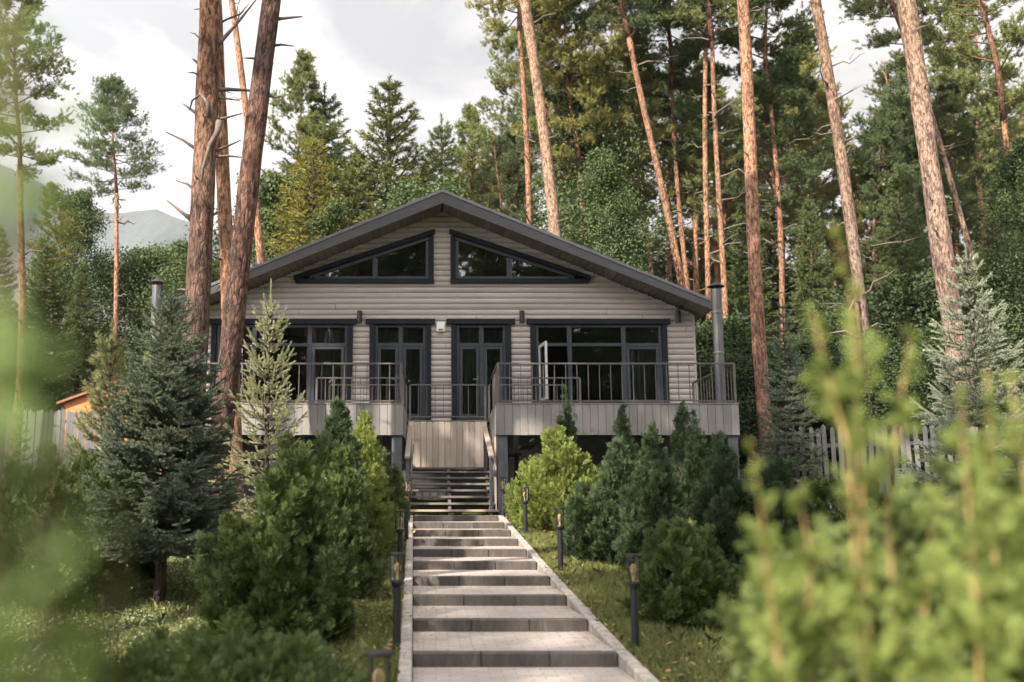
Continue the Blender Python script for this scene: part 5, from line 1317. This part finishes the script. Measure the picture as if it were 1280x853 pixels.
def leafy_sprig():
    rng = np.random.default_rng(77); mb = MB()
    pts = [(-60, 1000, .46), (-40, 800, .46), (-25, 560, .45), (5, 380, .45), (20, 250, .44), (15, 120, .44), (0, 0, .44), (-10, -90, .44)]
    q = []
    for u, v, Y in pts:
        x, z = at(u, v, Y); q.append(np.array([x, Y, z]))
    foot = np.array([q[0][0] - 0.05, q[0][1], g(q[0][0], q[0][1])])
    org = foot.copy()
    mb.tube([foot - org] + [a - org for a in q], [0.006] + [0.005 - 0.0005 * i for i in range(len(q))], 6)
    P = []; D = []; L = []
    def leaves(u, v, Y, n, spread, ln):
        x, z = at(u, v, Y)
        for _ in range(n):
            P.append(np.array([x, Y, z]) + rng.uniform(-1.5, 1.5, 3) * np.array([spread, spread * .6, spread]) - org); D.append(unit(rng.normal(size=3) + np.array([.5, 0, .2]))); L.append(ln * rng.uniform(.7, 1.3))
    for u, v, n, sp in ((-10, 20, 6, .012), (15, 75, 5, .013), (-8, 130, 8, .012), (22, 190, 6, .013), (0, 240, 9, .013), (20, 300, 6, .012), (-10, 350, 7, .012), (10, 420, 5, .012), (-25, 480, 7, .012), (5, 540, 5, .012)):
        leaves(u, v, .45, n, sp, .026)
        x, z = at(u, v, .45); i = int(np.argmin([abs(a[2] - z) for a in q])); mb.tube([q[i] - org, np.array([x, .45, z]) - org], [0.002, 0.0008], 4, False)
    for u, v, n, sp in ((40, 790, 4, .010), (75, 750, 3, .008), (55, 830, 3, .009)): leaves(u, v, .40, n, sp, .022)
    P = np.array(P); D = np.array(D); L = np.array(L)
    V = kites(P, D, unit(rng.normal(size=D.shape) + np.array([0, -1, .5])), L, L * .55)
    t = thing('leafy_sapling', 'pale green sapling leaves smeared by blur along the left picture edge', 'sapling', tuple(org))
    mb.obj('stem', M['twig'], t); link(bpy.data.objects.new('foliage', np_mesh('foliage', V, 4, M['leaf'], np.repeat(rng.random(len(P)), 4))), t)
leafy_sprig()

# ------------------------------------------------------------------ sky, sun, camera
def build_world():
    w = bpy.data.worlds.new('World'); SC.world = w; w.use_nodes = True
    ns, lk = w.node_tree.nodes, w.node_tree.links
    bg = ns['Background']; bg.inputs['Strength'].default_value = 0.12
    sky = N(ns, 'ShaderNodeTexSky', sky_type='NISHITA'); sky.sun_disc = False; sky.sun_elevation = SUN_EL
    sky.sun_rotation = math.atan2(SUN_AZ[0], SUN_AZ[1]); sky.air_density = 1.2; sky.dust_density = 2.0
    tc = N(ns, 'ShaderNodeTexCoord'); mp = N(ns, 'ShaderNodeMapping'); mp.inputs['Scale'].default_value = (1, 1, 2.2)
    lk.new(tc.outputs['Generated'], mp.inputs['Vector'])
    n1 = N(ns, 'ShaderNodeTexNoise'); n1.inputs['Scale'].default_value = 3.2; n1.inputs['Detail'].default_value = 8; n1.inputs['Roughness'].default_value = 0.55
    n1.inputs['Distortion'].default_value = 0.4
    lk.new(mp.outputs[0], n1.inputs['Vector'])
    n2 = N(ns, 'ShaderNodeTexNoise'); n2.inputs['Scale'].default_value = 1.7; n2.inputs['Detail'].default_value = 5
    lk.new(mp.outputs[0], n2.inputs['Vector'])
    c = ramp(ns, lk, n1.outputs['Fac'], [(0.42, (1.22, 1.23, 1.28)), (0.50, (1.80, 1.75, 1.73)), (0.58, (2.15, 2.07, 2.0))])
    cov = ramp(ns, lk, n2.outputs['Fac'], [(0.22, (0.85, 0.85, 0.85)), (0.42, (1, 1, 1))])
    sx = N(ns, 'ShaderNodeSeparateXYZ'); lk.new(tc.outputs['Generated'], sx.inputs[0])
    # thin bright cloud round the sun's side of the sky, greyer away from it
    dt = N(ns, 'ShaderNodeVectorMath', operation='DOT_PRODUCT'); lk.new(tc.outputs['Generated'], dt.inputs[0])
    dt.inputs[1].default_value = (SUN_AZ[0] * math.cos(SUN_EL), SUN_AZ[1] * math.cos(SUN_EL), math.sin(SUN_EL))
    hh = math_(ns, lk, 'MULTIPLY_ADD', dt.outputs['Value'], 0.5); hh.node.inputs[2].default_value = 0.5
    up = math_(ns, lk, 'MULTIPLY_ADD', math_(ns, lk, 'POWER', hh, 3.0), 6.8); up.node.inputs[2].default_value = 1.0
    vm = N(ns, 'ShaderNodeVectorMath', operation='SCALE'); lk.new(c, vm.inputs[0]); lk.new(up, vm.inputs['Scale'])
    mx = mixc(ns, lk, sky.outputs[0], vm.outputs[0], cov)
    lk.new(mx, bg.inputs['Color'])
build_world()
sd = bpy.data.lights.new('sun', 'SUN'); sd.energy = 4.4; sd.angle = math.radians(0.6); sd.color = (1.0, 0.90, 0.77)
so = bpy.data.objects.new('sun', sd); link(so)
dv = Vector((SUN_AZ[0] * math.cos(SUN_EL), SUN_AZ[1] * math.cos(SUN_EL), math.sin(SUN_EL)))
so.rotation_euler = dv.to_track_quat('Z', 'Y').to_euler(); so.location = dv * 60
cd = bpy.data.cameras.new('camera'); cam = bpy.data.objects.new('camera', cd); link(cam)
cd.sensor_width = 36; cd.lens = 36 * F / 1280; cd.shift_x = (640 - CX) / 1280; cd.clip_start = 0.05; cd.clip_end = 4000
cam.location = (0, 0, EYE); cam.rotation_euler = (PI / 2 + TH, 0, 0)
cd.dof.use_dof = True; cd.dof.focus_distance = 17.5; cd.dof.aperture_fstop = 1.4
SC.camera = cam
SC.view_settings.view_transform = 'Standard'; SC.view_settings.look = 'None'; SC.view_settings.gamma = 1; SC.view_settings.exposure = 1.62
SC.view_settings.use_curve_mapping = False
SC.cycles.max_bounces = 8; SC.cycles.diffuse_bounces = 3; SC.cycles.transparent_max_bounces = 12; SC.cycles.transmission_bounces = 4
SC.cycles.use_denoising = True
SC.render.film_transparent = False
